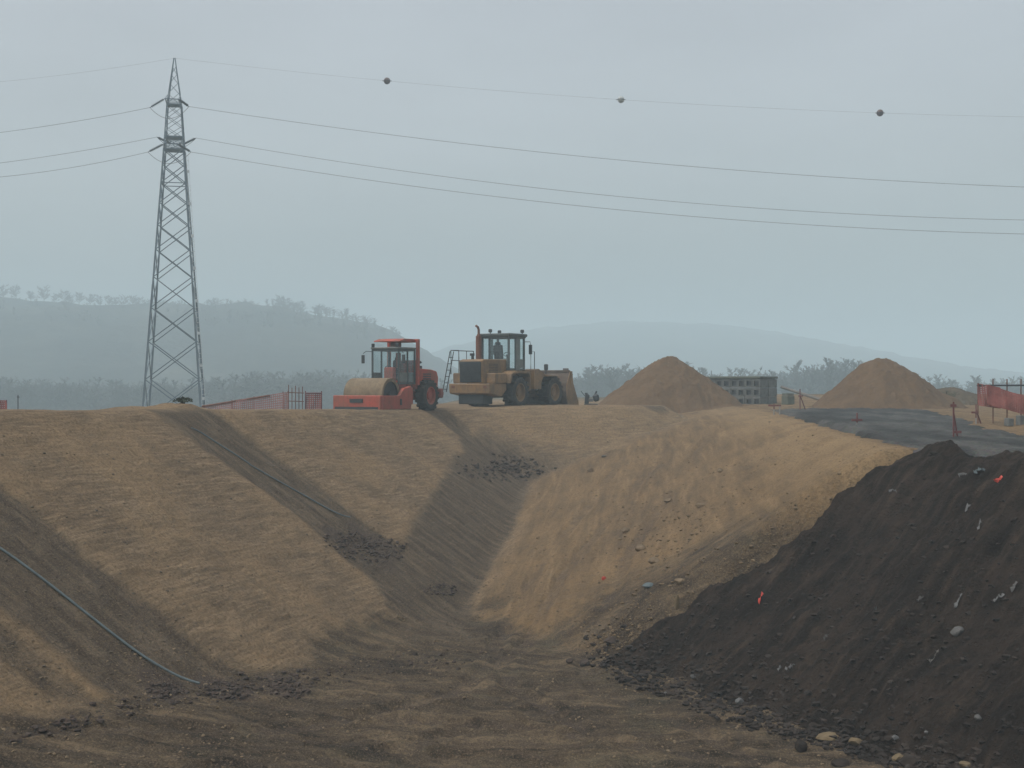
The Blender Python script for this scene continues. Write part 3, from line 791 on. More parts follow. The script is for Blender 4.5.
def wire(name, start, pts, u_end, Y_end, r, label):
    q = quad_fit(pts); u0 = 512 + F*start.x/start.y
    n = 60; P = []
    for i in range(n+1):
        u = u0 + (u_end-u0)*i/n; Y = start.y + (Y_end-start.y)*i/n
        P.append(ray(u, float(np.polyval(q, u)), Y))
    off = start - P[0]
    P = [p + off*(1-i/n)**2 for i, p in enumerate(P)]
    b = MB(); b.tube(P, r, 5); o = b.build(name, M['wire'])
    tag(o, label, 'power cable', 'power cables strung from the pylon'); return P
EW = [(172, 59), (520, 93), (1024, 117)]
W = [[(190, 106.5), (512, 149), (1024, 187)], [(196, 138), (512, 185), (1024, 220)], [(191, 152), (512, 198.5), (1024, 234)]]
WL = [[(150, 107.5), (75, 121.5), (0, 132.5)], [(157, 137), (75, 152), (0, 163)], [(148, 152), (75, 167), (0, 177)]]
nm = ['uppermost of the three thick', 'middle one of the three thick', 'lowest of the three thick']
for i in range(3):
    wire('power_cable', ends[i][1], W[i], 1500, 100, .017, nm[i]+' power cables running right from the pylon')
    wire('power_cable', ends[i][0], WL[i], -500, 112, .017, nm[i]+' power cables running left from the pylon')
EP = wire('earth_wire', peak, EW, 1500, 100, .007, 'thin faint wire with warning balls running right from the pylon tip')
wire('earth_wire', peak, [(172, 59), (80, 73), (0, 82)], -500, 112, .007, 'thin faint wire running left from the pylon tip')
for (u, m, lab) in ((387, 'ball_dark', 'dark warning ball on the thin top wire, nearest the pylon'), (621, 'ball_pale', 'pale grey warning ball in the middle of the thin top wire'), (880, 'ball_dark', 'dark warning ball on the thin top wire, farthest right')):
    k = min(range(len(EP)-1), key=lambda i: abs(512+F*EP[i].x/EP[i].y-u)); a, b_ = EP[k], EP[k+1]
    ua, ub = 512+F*a.x/a.y, 512+F*b_.x/b_.y; p = a.lerp(b_, (u-ua)/(ub-ua))
    root = empty('warning_ball', p); tag(root, lab, 'warning ball', 'aircraft warning balls on the top wire')
    b = MB(); prof = [(-.29*math.cos(t), .29*math.sin(t)) for t in [math.pi*q/14 for q in range(15)]]; b.lathe(prof, (0, 0, 0), (0, 0, 1), 20); b.build('shell', M[m], root)
    b = MB(); b.lathe([(-.025, .29), (-.025, .305), (.025, .305), (.025, .29)], (0, 0, 0), (0, 0, 1), 20)
    for sx in (-1, 1): b.cyl((sx*.28, 0, 0), (sx*.40, 0, 0), .035, seg=8)
    b.build('clamp_band', M['dark'], root)

# ------------------------------------------------------------------ machines
def wheel(root, x, y, z, r, wd, side, rim_mat, lugs=18):
    b = MB()
    h = wd/2
    b.lathe([(-h*.86, r*.55), (-h, r*.66), (-h*.98, r*.84), (-h*.78, r*.95), (h*.78, r*.95), (h*.98, r*.84), (h, r*.66), (h*.86, r*.55)], (x, y, z), (0, 1, 0), 32)
    for k in range(lugs):
        for sgn in (-1, 1):
            t = 2*math.pi*(k+(.5 if sgn > 0 else 0))/lugs
            c = Vector((x+math.cos(t)*r*.965, y+sgn*h*.45, z+math.sin(t)*r*.965))
            b.box(c, (r*.09, h*.95, r*.13), (0, -t, 0))
    ty = b.build('wheel', M['tyre'], root)
    b = MB(); s = side
    b.lathe([(-h*.5*s, 0.02), (-h*.5*s, r*.56), (h*.88*s, r*.58), (h*.9*s, r*.52), (h*.45*s, r*.46), (h*.40*s, r*.26), (h*.62*s, r*.24), (h*.66*s, .01)], (x, y, z), (0, 1, 0), 28)
    for k in range(10):
        t = 2*math.pi*k/10; b.cyl((x+math.cos(t)*r*.35, y+s*h*.38, z+math.sin(t)*r*.35), (x+math.cos(t)*r*.35, y+s*h*.48, z+math.sin(t)*r*.35), .022, seg=6)
    b.build('rim', rim_mat, ty)

def cab_shell(root, x0, x1, w, z0, z1, zmid, frame_m, panel_m, post=.08, door_side=1):
    """posts, sill band and roof edge with glass panes set between"""
    b = MB()
    for x in (x0, x1):
        for s in (-1, 1): b.box((x, s*w, (z0+z1)/2), (post, post, z1-z0), None, .012)
    xm = x0+(x1-x0)*.45
    for s in (-1, 1): b.box((xm, s*w, (z0+z1)/2), (post, post*.9, z1-z0-.02), None, .01)
    for z in (z0+.04, z1-.05):
        for s in (-1, 1): b.box(((x0+x1)/2, s*w, z), (x1-x0-post-.004, post*.8, .09))
        for x in (x0, x1): b.box((x, 0, z), (post*.8, 2*w-post-.004, .09))
    f = b.build('cab', frame_m, root)
    b = MB()
    for s in (-1, 1): b.box(((xm+x1)/2, s*w, (z0+.1+zmid)/2), (x1-xm-post-.01, .03, zmid-z0-.12))
    b.box((x0, 0, (z0+.09+zmid)/2), (.03, 2*w-post-.01, zmid-z0-.10))
    b.build('lower_panel', panel_m, f)
    for s in (-1, 1):
        for (xa, xb) in ((x0, xm), (xm, x1)):
            g = MB(); zl = zmid if xa == xm else z0+.09
            g.box(((xa+xb)/2, s*(w-.012), (zl+z1-.1)/2), (xb-xa-post-.012, .008, z1-.1-zl-.01)); g.build('side_window', M['glass'], f)
    g = MB(); g.box((x1-.012, 0, (z0+.09+z1-.1)/2), (.008, 2*w-post-.012, z1-.1-z0-.09-.01)); g.build('windscreen', M['glass'], f)
    g = MB(); g.box((x0+.012, 0, (zmid+z1-.1)/2), (.008, 2*w-post-.012, z1-.1-zmid-.01)); g.build('rear_window', M['glass'], f)
    return f
def seat_in(root, x, y, z, face, mat, k=1.0):
    b = MB(); b.box((x, y, z+.45*k), (.5*k, .5*k, .14*k), None, .04); b.box((x-face*.24*k, y, z+.82*k), (.13*k, .48*k, .66*k), (0, -face*.12, 0), .04)
    b.box((x-face*.28*k, y, z+1.2*k), (.1*k, .26*k, .18*k), (0, -face*.12, 0), .03); b.cyl((x, y, z), (x, y, z+.4*k), .12, seg=8); b.build('seat', mat, root)
    b = MB(); b.cyl((x+face*.62*k, y, z), (x+face*.5*k, y, z+.72*k), .04, seg=6)
    q = Vector((x+face*.5*k, y, z+.74*k)); n = 14
    b.tube([q+Vector((.07*math.sin(2*math.pi*i/n)*face, .19*math.cos(2*math.pi*i/n), .17*math.sin(2*math.pi*i/n)*.6)) for i in range(n+1)], .018, 5); b.build('steering_wheel', M['dark'], root)

def roller():
    Y = 55.5; ox = (393-512)/F*Y
    th = math.atan2(-.88, -.47)
    z = -1.26
    root = empty('road_roller', (ox, Y, z), th); root.scale = (.97, .97, 1.04)
    tag(root, 'orange red single drum soil roller parked on the embankment crest', 'road roller')
    b = MB(); dx, dz, dr = 1.72, .73, .73
    b.lathe([(-1.03, dr*.80), (-1.04, dr*.985), (-1.01, dr), (1.01, dr), (1.04, dr*.985), (1.03, dr*.80)], (dx, 0, dz), (0, 1, 0), 48)
    d = b.build('drum', M['drum'], root)
    for s in (-1, 1):
        b = MB(); b.lathe([(s*.92, .01), (s*.92, dr*.82), (s*1.03, dr*.80)], (dx, 0, dz), (0, 1, 0), 32); b.cyl((dx, s*.9, dz), (dx, s*1.1, dz), .2, seg=16)
        b.build('drum_end', M['dark'], d)
    b = MB()
    b.box((2.78, 0, .43), (.26, 2.56, .62), None, .03)
    for s in (-1, 1):
        b.prism([(.42, .16), (2.64, .16), (2.64, .73), (1.35, .73), (1.0, 1.02), (.42, 1.12)], s*1.28, s*1.10, .015)
    b.box((.36, 0, .70), (.22, 2.54, .72), None, .03)
    fr = b.build('drum_frame', M['red'], root)
    b = MB(); b.box((2.925, 0, .20), (.05, 2.3, .14)); b.box((2.93, 0, .52), (.03, .7, .16)); b.build('scraper', M['dark'], fr)
    for s in (-1, 1):
        b = MB(); b.box((1.30, s*1.295, .46), (.13, .03, .26)); b.build('access_hatch', M['dark'], fr)
    b = MB()
    b.box((-1.35, 0, .72), (2.9, .95, .42), None, .03); b.box((.02, 0, .8), (.6, .5, .5), None, .04); b.box((-.15, 0, 1.13), (1.5, 1.5, .14), None, .02)
    b.build('chassis', M['red_dark'], root)
    b = MB()
    b.prism([(-2.85, .85), (-2.95, 1.5), (-2.8, 1.78), (-2.3, 1.86), (-.98, 1.9), (-.98, .85)], -.66, .66, .03)
    b.prism([(-1.35, 1.905), (-1.05, 2.25), (-.98, 2.25), (-.98, 1.905)], -.6, .6, .015)
    h = b.build('engine_hood', M['red'], root)
    for s in (-1, 1):
        b = MB()
        for q in range(6): b.box((-1.9, s*.668, 1.15+.1*q), (.7, .02, .045))
        b.build('side_grille', M['dark'], h)
    b = MB(); b.box((-3.0, 0, .80), (.22, 1.7, .42), None, .04); b.box((-3.35, .45, .78), (.6, .16, .16), None, .02); b.build('rear_bumper', M['red_dark'], root)
    for s in (-1, 1):
        b = MB(); b.box((-2.93, s*.52, 1.25), (.06, .16, .22), None, .01); b.build('tail_light', M['white'], root)
    b = MB(); b.cyl((-1.85, .18, 1.86), (-1.85, .18, 2.12), .06, seg=10); b.lathe([(0, .02), (0, .16), (.06, .2), (.11, .15), (.15, .03)], (-1.85, .18, 2.12), (0, 0, 1), 16); b.box((-1.75, .2, 1.95), (.4, .35, .14), None, .02); b.build('air_cleaner', M['dark'], root)
    b = MB(); b.cyl((-2.2, -.35, 1.84), (-2.2, -.35, 2.25), .05, seg=8); b.build('exhaust_pipe', M['rust'], root)
    c = cab_shell(root, -.72, .62, .72, 1.2, 2.72, 1.72, M['cabframe'], M['cabpanel'], .075)
    b = MB(); b.box((-.05, 0, 2.755), (1.5, 1.56, .07), None, .02); b.build('cab_roof', M['cabpanel'], c)
    b = MB(); b.box((.50, 0, 1.28), (.3, 1.3, .16)); b.box((.25, 0, 1.6), (.22, .55, .66), None, .04); b.build('console', M['red'], c)
    b = MB(); b.box((-.45, .0, 1.92), (.1, .22, 1.3)); b.build('cab_pillar', M['red_dark'], c)
    seat_in(c, -.25, -.1, 1.22, 1, M['dark'], .9)
    b = MB()
    for s in (-1, 1): b.box((-.88, s*.80, 2.12), (.17, .14, 1.9), None, .02)
    b.box((-.88, 0, 3.09), (.18, 1.74, .15), None, .02)
    b.prism([(-.79, 3.04), (-.79, 3.16), (.1, 3.16), (.52, 3.06), (.52, 3.02)], -.72, .72, .01)
    b.build('roll_bar', M['red'], root)
    b = MB(); b.box((-.1, .1, 2.91), (.35, .4, .22), None, .03); b.build('roof_box', M['rust'], c)
    for s, xx, dy in ((-1, .66, .42), (1, .62, .30)):
        b = MB(); b.tube([(xx, s*.74, 2.6), (xx+.08, s*(.74+dy*.6), 2.62), (xx+.08, s*(.74+dy), 2.52)], .015, 5); b.box((xx+.08, s*(.74+dy), 2.28), (.05, .17, .36), None, .015); b.build('mirror', M['dark'], c)
    for s in (-1, 1):
        b = MB(); b.box((.66, s*.66, 2.87), (.1, .14, .16), None, .02); b.build('work_light', M['dark'], c)
    b = MB()
    for q in range(3): b.box((.05, .98-.06*q, .55+.26*q), (.42, .22, .035))
    for s in (-.2, .2): b.box((.05+s, .93, .8), (.03, .05, .75))
    b.build('step', M['dark'], root)
    for s in (-1, 1): wheel(root, -1.62, s*.84, .70, .70, .52, s, M['red'])
roller()

def loader():
    Y = 65; z = -1.26
    root = empty('wheel_loader', ((515-512)/F*Y, Y, z), math.atan2(.85, .53))
    tag(root, 'dusty ochre wheel loader seen from its rear on the crest', 'wheel loader')
    for x in (-1.72, 1.8):
        for s in (-1, 1): wheel(root, x, s*1.1, .83, .83, .68, s, M['yellow'])
    b = MB(); b.box((-2.2, 0, .95), (3.6, 1.1, .5), None, .04)
    b.cyl((-1.72, -.95, .79), (-1.72, .95, .79), .24, seg=12); b.box((-3.6, .1, .5), (.9, 1.5, .5), None, .05); b.build('rear_chassis', M['dark'], root)
    b = MB(); b.prism([(-4.3, .78), (-4.36, 1.28), (-2.75, 1.28), (-2.75, .95), (-3.2, .62)], -1.22, 1.22, .04); b.build('counterweight', M['yellow'], root)
    b = MB(); b.prism([(-4.15, 1.29), (-4.2, 2.42), (-3.9, 2.5), (-1.96, 2.5), (-1.96, 1.29)], -.70, .70, .03); hd = b.build('engine_hood', M['yellow'], root)
    b = MB(); b.box((-4.21, 0, 1.86), (.07, 1.24, 1.02), (0, -.045, 0))
    for q in range(11): b.box((-4.262-.0035*q*0, 0, 1.42+.085*q), (.03, 1.2, .03), (0, -.045, 0))
    b.build('radiator_grille', M['dark'], hd)
    for s in (-1, 1):
        b = MB()
        for q in range(6): b.box((-3.2, s*.708, 1.85+.08*q), (.8, .02, .035))
        b.build('side_louvre', M['bucket'], hd)
    for s in (-1, 1):
        b = MB(); b.box((-3.35, s*1.0, 1.55), (1.1, .55, .52), None, .04); b.build('side_tank', M['yellow'], root)
        b = MB(); b.prism([(-2.78, 1.30), (-2.6, 1.78), (-2.2, 1.92), (-.85, 1.92), (-.72, 1.70), (-.72, .95), (-.80, .95), (-.80, 1.64), (-.92, 1.80), (-2.15, 1.80), (-2.5, 1.68), (-2.66, 1.30)], s*.74, s*1.42, .012); b.build('rear_fender', M['yellow'], root)
        b = MB(); b.box((-4.33, s*.95, 1.12), (.05, .2, .13), None, .01); b.build('tail_light', M['rust'], root)
    b = MB(); b.box((-1.15, 0, 1.72), (1.55, 1.44, .5), None, .03); b.build('cab_base', M['yellow'], root)
    c = cab_shell(root, -1.9, -.42, .80, 1.98, 3.70, 2.55, M['cabframe'], M['cabpanel'], .10)
    b = MB(); b.box((-1.14, 0, 3.78), (1.8, 1.86, .15), None, .04); b.box((-1.14, 0, 3.67), (1.66, 1.72, .06)); b.build('cab_roof', M['cabframe'], c)
    for s in (-1, 1):
        b = MB(); b.box((-1.06, s*.83, 2.78), (.42, .04, 1.62), None, .01); b.build('door_panel', M['cabpanel'], c)
    seat_in(c, -1.35, 0, 2.0, 1, M['dark'], 1.1)
    for (x, y) in ((-1.85, .35), (-.42, -.7), (-.42, .7)):
        b = MB(); b.cyl((x, y, 3.84), (x, y, 3.93), .03, seg=6); b.box((x, y, 4.0), (.14, .18, .17), None, .03); b.build('work_light', M['dark'], c)
    for s in (-1, 1):
        b = MB(); b.tube([(-.38, s*.84, 3.45), (-.25, s*1.08, 3.45), (-.25, s*1.10, 3.3)], .018, 5); b.box((-.25, s*1.10, 3.05), (.06, .2, .5), None, .02); b.build('mirror', M['dark'], c)
    b = MB(); b.cyl((-2.25, .80, 2.48), (-2.25, .80, 3.72), .15, seg=14); b.cyl((-2.25, .80, 3.70), (-2.25, .80, 3.86), .13, .06, seg=12); b.tube([(-2.25, .80, 3.85), (-2.25, .80, 4.05), (-2.30, .82, 4.18), (-2.42, .86, 4.25)], .065, 8); b.build('exhaust_stack', M['rust'], root)
    b = MB(); b.cyl((-3.6, .3, 2.48), (-3.6, .3, 2.72), .05, seg=8); b.cyl((-3.6, .3, 2.68), (-3.6, .3, 2.8), .12, seg=10); b.build('air_cleaner', M['dark'], root)
    b = MB(); yv = 1.25
    b.tube([(-4.1, yv, 1.75), (-4.1, yv, 2.95), (-2.05, yv, 2.95), (-2.05, yv, 1.85)], .028, 6)
    b.tube([(-4.1, yv, 2.45), (-2.05, yv, 2.45)], .02, 5)
    for x in (-3.4, -2.7): b.cyl((x, yv, 1.8), (x, yv, 2.95), .02, seg=6)
    b.tube([(-4.1, yv, 2.95), (-4.15, .75, 2.95), (-4.15, .72, 2.5)], .02, 5)
    b.build('handrail', M['dark'], root)
    b = MB()
    for o in (0, .32): b.tube([(-4.15+o, 1.27, 2.9), (-4.3+o, 1.62, .85)], .026, 6)
    for q in range(6): b.cyl((-4.16-.024*q, 1.30+.055*q, 2.6-.32*q), (-3.84-.024*q, 1.30+.055*q, 2.6-.32*q), .02, seg=5)
    b.build('ladder', M['dark'], root)
    for s in (-1, 1):
        b = MB(); b.tube([(-.25, s*1.12, 1.9), (-.25, s*1.12, 2.95), (.12, s*1.12, 2.95), (.12, s*1.12, 1.75)], .024, 6); b.build('grab_rail', M['dark'], root)
    b = MB(); b.prism([(-.4, .75), (-.4, 1.85), (.3, 1.88), (1.5, 1.45), (2.3, 1.35), (2.5, .7)], -.42, .42, .03); b.cyl((1.8, -.95, .79), (1.8, .95, .79), .24, seg=12); b.build('front_frame', M['yellow'], root)
    for s in (-1, 1):
        b = MB(); b.prism([(-.35, 1.0), (-.35, 1.98), (.15, 2.05), (.75, 1.78), (1.25, 1.72), (2.2, 1.72), (2.2, 1.66), (1.2, 1.66), (.62, 1.66), (.4, 1.3), (.4, 1.0)], s*.6, s*1.38, .012); b.build('front_fender', M['yellow'], root)
        b = MB(); b.cyl((1.15, s*1.2, 1.74), (1.15, s*1.2, 2.2), .03, seg=6); b.box((1.18, s*1.2, 2.15), (.14, .22, .32), None, .04); b.build('headlight', M['dark'], root)
        b = MB(); b.prism([(.9, 1.35), (1.0, 1.75), (2.3, 1.35), (3.05, .75), (3.05, .40), (2.2, .95)], s*.45, s*.62, .015); b.build('lift_arm', M['yellow'], root)
        b = MB(); b.cyl((.9, s*.75, 1.0), (1.7, s*.7, 1.1), .09, seg=10); b.cyl((1.7, s*.7, 1.1), (2.3, s*.66, 1.15), .05, seg=8); b.build('hydraulic_ram', M['pale'], root)
    out = [(3.0, .12), (2.86, .4), (2.8, .85), (2.86, 1.3), (3.02, 1.65), (3.22, 1.92)]
    inn = [(3.25, 1.88), (3.08, 1.62), (2.93, 1.28), (2.87, .85), (2.93, .42), (3.04, .17)]
    b = MB(); b.prism(out + inn, -1.5, 1.5); b.prism([(2.98, .10), (4.15, .06), (4.2, .10), (3.05, .16)], -1.5, 1.5)
    for y in (-.55, 0, .55): b.prism([(2.86, .3), (2.62, .6), (2.64, 1.1), (2.84, 1.35)], y-.03, y+.03)
    b.box((3.22, 0, 1.95), (.12, 3.0, .09), (0, .4, 0))
    bu = b.build('bucket', M['bucket'], root)
    for s in (-1, 1):
        b = MB(); b.prism([(2.96, .12), (2.82, .45), (2.78, .85), (2.84, 1.3), (3.2, 1.96), (3.42, 1.95), (3.52, 1.3), (4.12, .28), (4.12, .09)], s*1.502, s*1.55, .01)
        b.prism([(2.95, .40), (3.05, .40), (3.38, 1.80), (3.28, 1.82)], s*1.552, s*1.60); b.build('side_plate', M['yellow'], bu)
    b = MB()
    for q in range(9): b.prism([(4.1, .05), (4.42, .07), (4.1, .14)], -1.45+.355*q-.06+.02, -1.45+.355*q+.06)
    b.build('bucket_teeth', M['dark'], bu)
    b = MB(); b.box((3.3, -1.2, 2.06), (.1, .35, .12), None, .03); b.build('pale_guard', M['white'], bu)
loader()

# ------------------------------------------------------------------ drain pipes down the strips
def drain(name, pts, r, label):
    """pts of (run parameter, distance down the slope)"""
    P = []; seedk = len(label)
    for k in range(len(pts)-1):
        for q in range(24):
            t = q/24; s = pts[k][0]*(1-t)+pts[k+1][0]*t; d = pts[k][1]*(1-t)+pts[k+1][1]*t
            s += .0008*math.sin(d*1.7+seedk)
            x = -12.4+7.3*s+.949*d; y = 30+22*s-.315*d; P.append([x, y])
    X = np.array([p[0] for p in P]); Yv = np.array([p[1] for p in P]); Z = land(X, Yv)[0]
    Z = np.maximum(np.convolve(np.pad(Z, 6, 'edge'), np.ones(13)/13, 'valid'), np.convolve(np.pad(Z, 1, 'edge'), np.ones(3)/3, 'valid')) + .02; Z = np.convolve(np.pad(Z, 2, 'edge'), np.ones(5)/5, 'valid')
    b = MB(); b.tube([Vector((x, y, z+r*.6)) for x, y, z in zip(X, Yv, Z)], r, 8)
    o = b.build(name, M['pipe']); tag(o, label, 'drain pipe', 'thin drain pipes laid down the dark strips')
drain('drain_pipe', [(-.20, .3), (-.205, 4.0), (-.187, 8.5)], .026, 'blue grey drain pipe down the nearest dark strip at lower left')
drain('drain_pipe', [(.30, .8), (.325, 2.5), (.372, 5.3)], .022, 'blue grey drain pipe down the dark strip below the pylon')

# ------------------------------------------------------------------ concrete blocks
def blocks():
    Y0 = 82.0; x0 = (760-512)/F*Y0
    th = R(-35); ct, st_ = math.cos(th), math.sin(th)
    a = Vector((-.819, .574, 0)); b_ = Vector((.574, .819, 0))       # along the holed face, along the end face
    zb = min(ground_z(x0, Y0), ground_z(x0+a.x*4, Y0+a.y*4), ground_z(x0+1.6, Y0+2.3))
    wd, ht, dp = 1.10, .60, 1.42
    rz = math.atan2(b_.y, b_.x) + math.pi/2
    bl = MB(); ex = wd/2-.02; ez = ht/2-.012; ey = dp/2-.02
    bl.box((0, .12, 0), (2*ex, 2*ey-.26, 2*ez), None, .012)
    holes = [(-.27, .0), (.27, .0)]; hw_, hh = .17, .17
    zs = [-ez, -hh, hh, ez]; xs = [-ex, -.27-hw_, -.27+hw_, .27-hw_, .27+hw_, ex]
    for i in range(5):
        for j in range(3):
            if i in (1, 3) and j == 1: continue
            bl.box(((xs[i]+xs[i+1])/2, -ey+.14, (zs[j]+zs[j+1])/2), (xs[i+1]-xs[i]-.0005, .24-.002*((i+j) % 2), zs[j+1]-zs[j]-.0005))
    proto = None
    def put(i, j, k):
        nonlocal proto
        p = Vector((x0, Y0, zb)) + a*(wd*(i+.5)) + b_*(dp*(j+.5)) + Vector((0, 0, ht*(k+.5)-.05))
        if proto is None:
            proto = empty('concrete_block'); bl.build('block_body', M['conc'], proto)
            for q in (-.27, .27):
                h = MB(); h.box((q, -ey+.20, 0), (.30, .10, .30)); h.build('hole_shade', M['dark'], proto)  # solid dark box standing in for the shade inside each hole
            o = proto
        else: o = copy_tree(proto)
        o.location = p + a*random.uniform(-.02, .02) + b_*random.uniform(-.03, .03); o.rotation_euler = (0, 0, rz+math.pi+random.uniform(-.012, .012))
        tag(o, 'hollow grey concrete block in the long stack between the two sand heaps', 'concrete block', 'stacked hollow concrete blocks')
    for k in range(3):
        for i in range(5): put(i, 0, k)
        put(0, 1, k)
    root = Vector((x0, Y0, zb+ht*3-.05)) + a*wd*2.5 + b_*dp
    m = MB(); m.box((0, 0, .10), (wd*5+.1, dp*2+.1, .15), None, .02)
    for q in range(6): m.box((-wd*2.3+q*wd*.92, 0, .02), (.12, dp*2, .08))
    o = m.build('cover_slab', M['conc_dark']); o.location = root; o.rotation_euler = (0, 0, rz)
    tag(o, 'mossy grey green slab lying across the top of the concrete block stack', 'slab')
    p = surf_hit(788, 407); p = Vector(((788-512)/F*81, 81, ground_z((788-512)/F*81, 81)))
    m = MB(); m.box((0, 0, .28), (.55, .7, .56), None, .02); m.box((0, 0, .66), (.5, .62, .16), None, .02)
    o = m.build('concrete_pier', M['conc_dark']); o.location = p; o.rotation_euler = (0, 0, .4)
    tag(o, 'small mossy concrete pier beside the right end of the block stack', 'concrete pier')
    y1 = 81.5; pa = ray(783, 387.5, y1+1); xb = (829-512)/F*78; pb = Vector(((829-512)/F*76, 76, max(ground_z((829-512)/F*76, 76), -(402.5-384)/F*76)))
    m = MB(); m.cyl(pa-(pb-pa)*.03, pb+(pb-pa)*.02, .10, seg=8)
    o = m.build('timber_pole', M['wood']); tag(o, 'long grey timber pole leaning from the block stack down to the right', 'pole')
blocks()

# ------------------------------------------------------------------ setting out stakes by the road
def stake(u, vb, vt, bars, label, top_red=1.0, brace=False, r=.024, Y=None):
    p = surf_hit(u, vb) if Y is None else Vector(((u-512)/F*Y, Y, ground_z((u-512)/F*Y, Y)))
    zt = -(vt-384)/F*p.y - p.z
    root = empty('marker_stake', p); tag(root, label, 'marker stake')
    zc = zt*(1-top_red)
    b = MB(); b.box((0, 0, (zt+zc)/2), (2*r, 2*r, zt-zc)); b.build('post', M['postred'], root)
    if zc > .02:
        b = MB(); b.box((0, 0, (zc-.25)/2), (2.1*r, 2.1*r, zc+.25)); b.build('post_foot', M['postwhite'], root)
    else:
        b = MB(); b.box((0, 0, -.1), (2.1*r, 2.1*r, .3)); b.build('post_foot', M['postwhite'], root)
    for (v, ua, ub) in bars:
        z = -(v-384)/F*p.y - p.z; xa = (ua-u)/F*p.y; xb = (ub-u)/F*p.y
        b = MB(); b.box(((xa+xb)/2, -r-.014, z), (xb-xa, .024, .075)); b.build('crossbar', M['postred'], root)
        if abs(xb-xa) > .5 and brace is False:
            b = MB(); b.box((xa+.06 if abs(xa) > abs(xb) else xb-.06, 0, z/2-.1), (.05, .05, z+.25)); b.build('second_post', M['postwhite'], root)
    if brace:
        b = MB(); b.cyl((.02, .05, zt*.72), (7/F*p.y, .2, 0), .03, seg=5); b.build('brace', M['postred'], root)
    return root
stake(800, 412, 389, [(396, 798, 803)], 'tall red braced stake at the far edge of the gravel road', 1.0, True)
stake(774, 415, 403.5, [(405.5, 768, 781)], 'low red stake with a wide crossbar in front of the concrete blocks', .5)
stake(857, 432, 413, [(420, 851, 862)], 'short pale stake with a red crossbar standing on the gravel road', .5)
stake(953.5, 441, 402, [(432, 953, 961), (405.5, 950, 956)], 'thin dark red stake with two small crossbars behind the black heap', 1.0, True, .02, Y=36)

# ------------------------------------------------------------------ orange safety fences
def net(mb, p0, p1, q0, q1, nx, ny, w=.022, sag=0.0):
    """strip net between the top line p0-p1 and the bottom line q0-q1"""
    def at(s, t):
        a = p0.lerp(p1, s); a = a + Vector((0, 0, -sag*math.sin(math.pi*s))); b = q0.lerp(q1, s)
        c = a.lerp(b, t); c.y += .05*math.sin(s*9+t*3)+.03*math.sin(s*23); return c
    th = Vector((0, .004, 0))
    def bar(a, b):
        d = (b-a).normalized(); n = d.cross(Vector((0, 1, 0))).normalized()*w
        mb.add([a-n-th, a+n-th, b+n-th, b-n-th, a-n+th, a+n+th, b+n+th, b-n+th], [[0, 1, 2, 3], [7, 6, 5, 4], [0, 4, 5, 1], [2, 6, 7, 3], [1, 5, 6, 2], [3, 7, 4, 0]])
    for i in range(nx+1):
        for j in range(ny): bar(at(i/nx, j/ny), at(i/nx, (j+1)/ny))
    for j in range(ny+1):
        for i in range(nx): bar(at(i/nx, j/ny), at((i+1)/nx, j/ny))
def g3(u, Y): x = (u-512)/F*Y; return Vector((x, Y, ground_z(x, Y)))
Yf = 61.0
root = empty('safety_fence', g3(283, Yf)); tag(root, 'low pale orange net fence sloping up to the right beside the pylon foot', 'safety fence')
o0 = root.location.copy()
b = MB(); b.cyl(ray(202, 406.5, Yf)-o0, ray(270, 395.5, Yf)-o0, .05, seg=6); b.build('top_rail', M['rust'], root)
b = MB(); net(b, ray(202, 406.5, Yf)-o0, ray(283, 393, Yf)-o0, ray(202, 420, Yf)-o0, g3(283, Yf)-o0+Vector((0, 0, .1)), 42, 9, .02)
net(b, ray(283.4, 393, Yf)-o0, ray(288, 392.5, Yf)-o0, ray(283.4, 409, Yf)-o0, ray(288, 409, Yf)-o0, 3, 9, .02); b.build('net', M['net_pale'], root)
for u in (204, 232, 254, 283, 288):
    g = g3(u, Yf+.1); vt = np.interp(u, [202, 283, 288], [406, 392.5, 392]); b = MB(); b.cyl(g-o0-Vector((0, 0, .2)), ray(u, vt-1, Yf+.1)-o0, .025, seg=5); b.build('post', M['postred'], root)
p0 = g3(295, Yf); root = empty('steel_rod_cage', p0); tag(root, 'small cage of thin upright steel rods at the end of the left fence', 'steel cage')
for u in (288.6, 292, 295.5, 299, 302.5):
    b = MB(); g = g3(u, Yf-.2); b.cyl(g-p0-Vector((0, 0, .1)), ray(u, random.uniform(384, 388), Yf-.2)-p0, .022, seg=5); b.build('rod', M['rust'], root)
for v in (392.5, 401):
    b = MB(); b.cyl(ray(287.6, v, Yf-.25)-p0, ray(304, v+.5, Yf-.25)-p0, .022, seg=5); b.build('tie_bar', M['rust'], root)
p0 = g3(313, Yf); root = empty('net_panel', p0); tag(root, 'short square panel of orange netting left of the road roller', 'net panel')
b = MB(); net(b, ray(306, 393.5, Yf)-p0, ray(321, 393.5, Yf)-p0, ray(306, 411, Yf)-p0, ray(321, 411, Yf)-p0, 8, 9, .024); b.build('net', M['net'], root)
b = MB(); b.cyl(ray(305, 393.2, Yf-.08)-p0, ray(322, 393.2, Yf-.08)-p0, .035, seg=6); b.build('top_rail', M['postred'], root)
for u in (305.5, 321.5):
    b = MB(); b.cyl(g3(u, Yf)-p0-Vector((0, 0, .2)), ray(u, 391, Yf)-p0, .03, seg=6); b.build('post', M['postred'], root)
p0 = g3(3, 46); root = empty('net_panel', p0); tag(root, 'scrap of orange netting on the crest at the far left', 'net panel')
b = MB(); net(b, ray(-12, 400.5, 46)-p0, ray(6, 401, 46)-p0, ray(-12, 416, 46)-p0, ray(8, 416, 46)-p0, 10, 8, .022); b.build('net', M['net'], root)
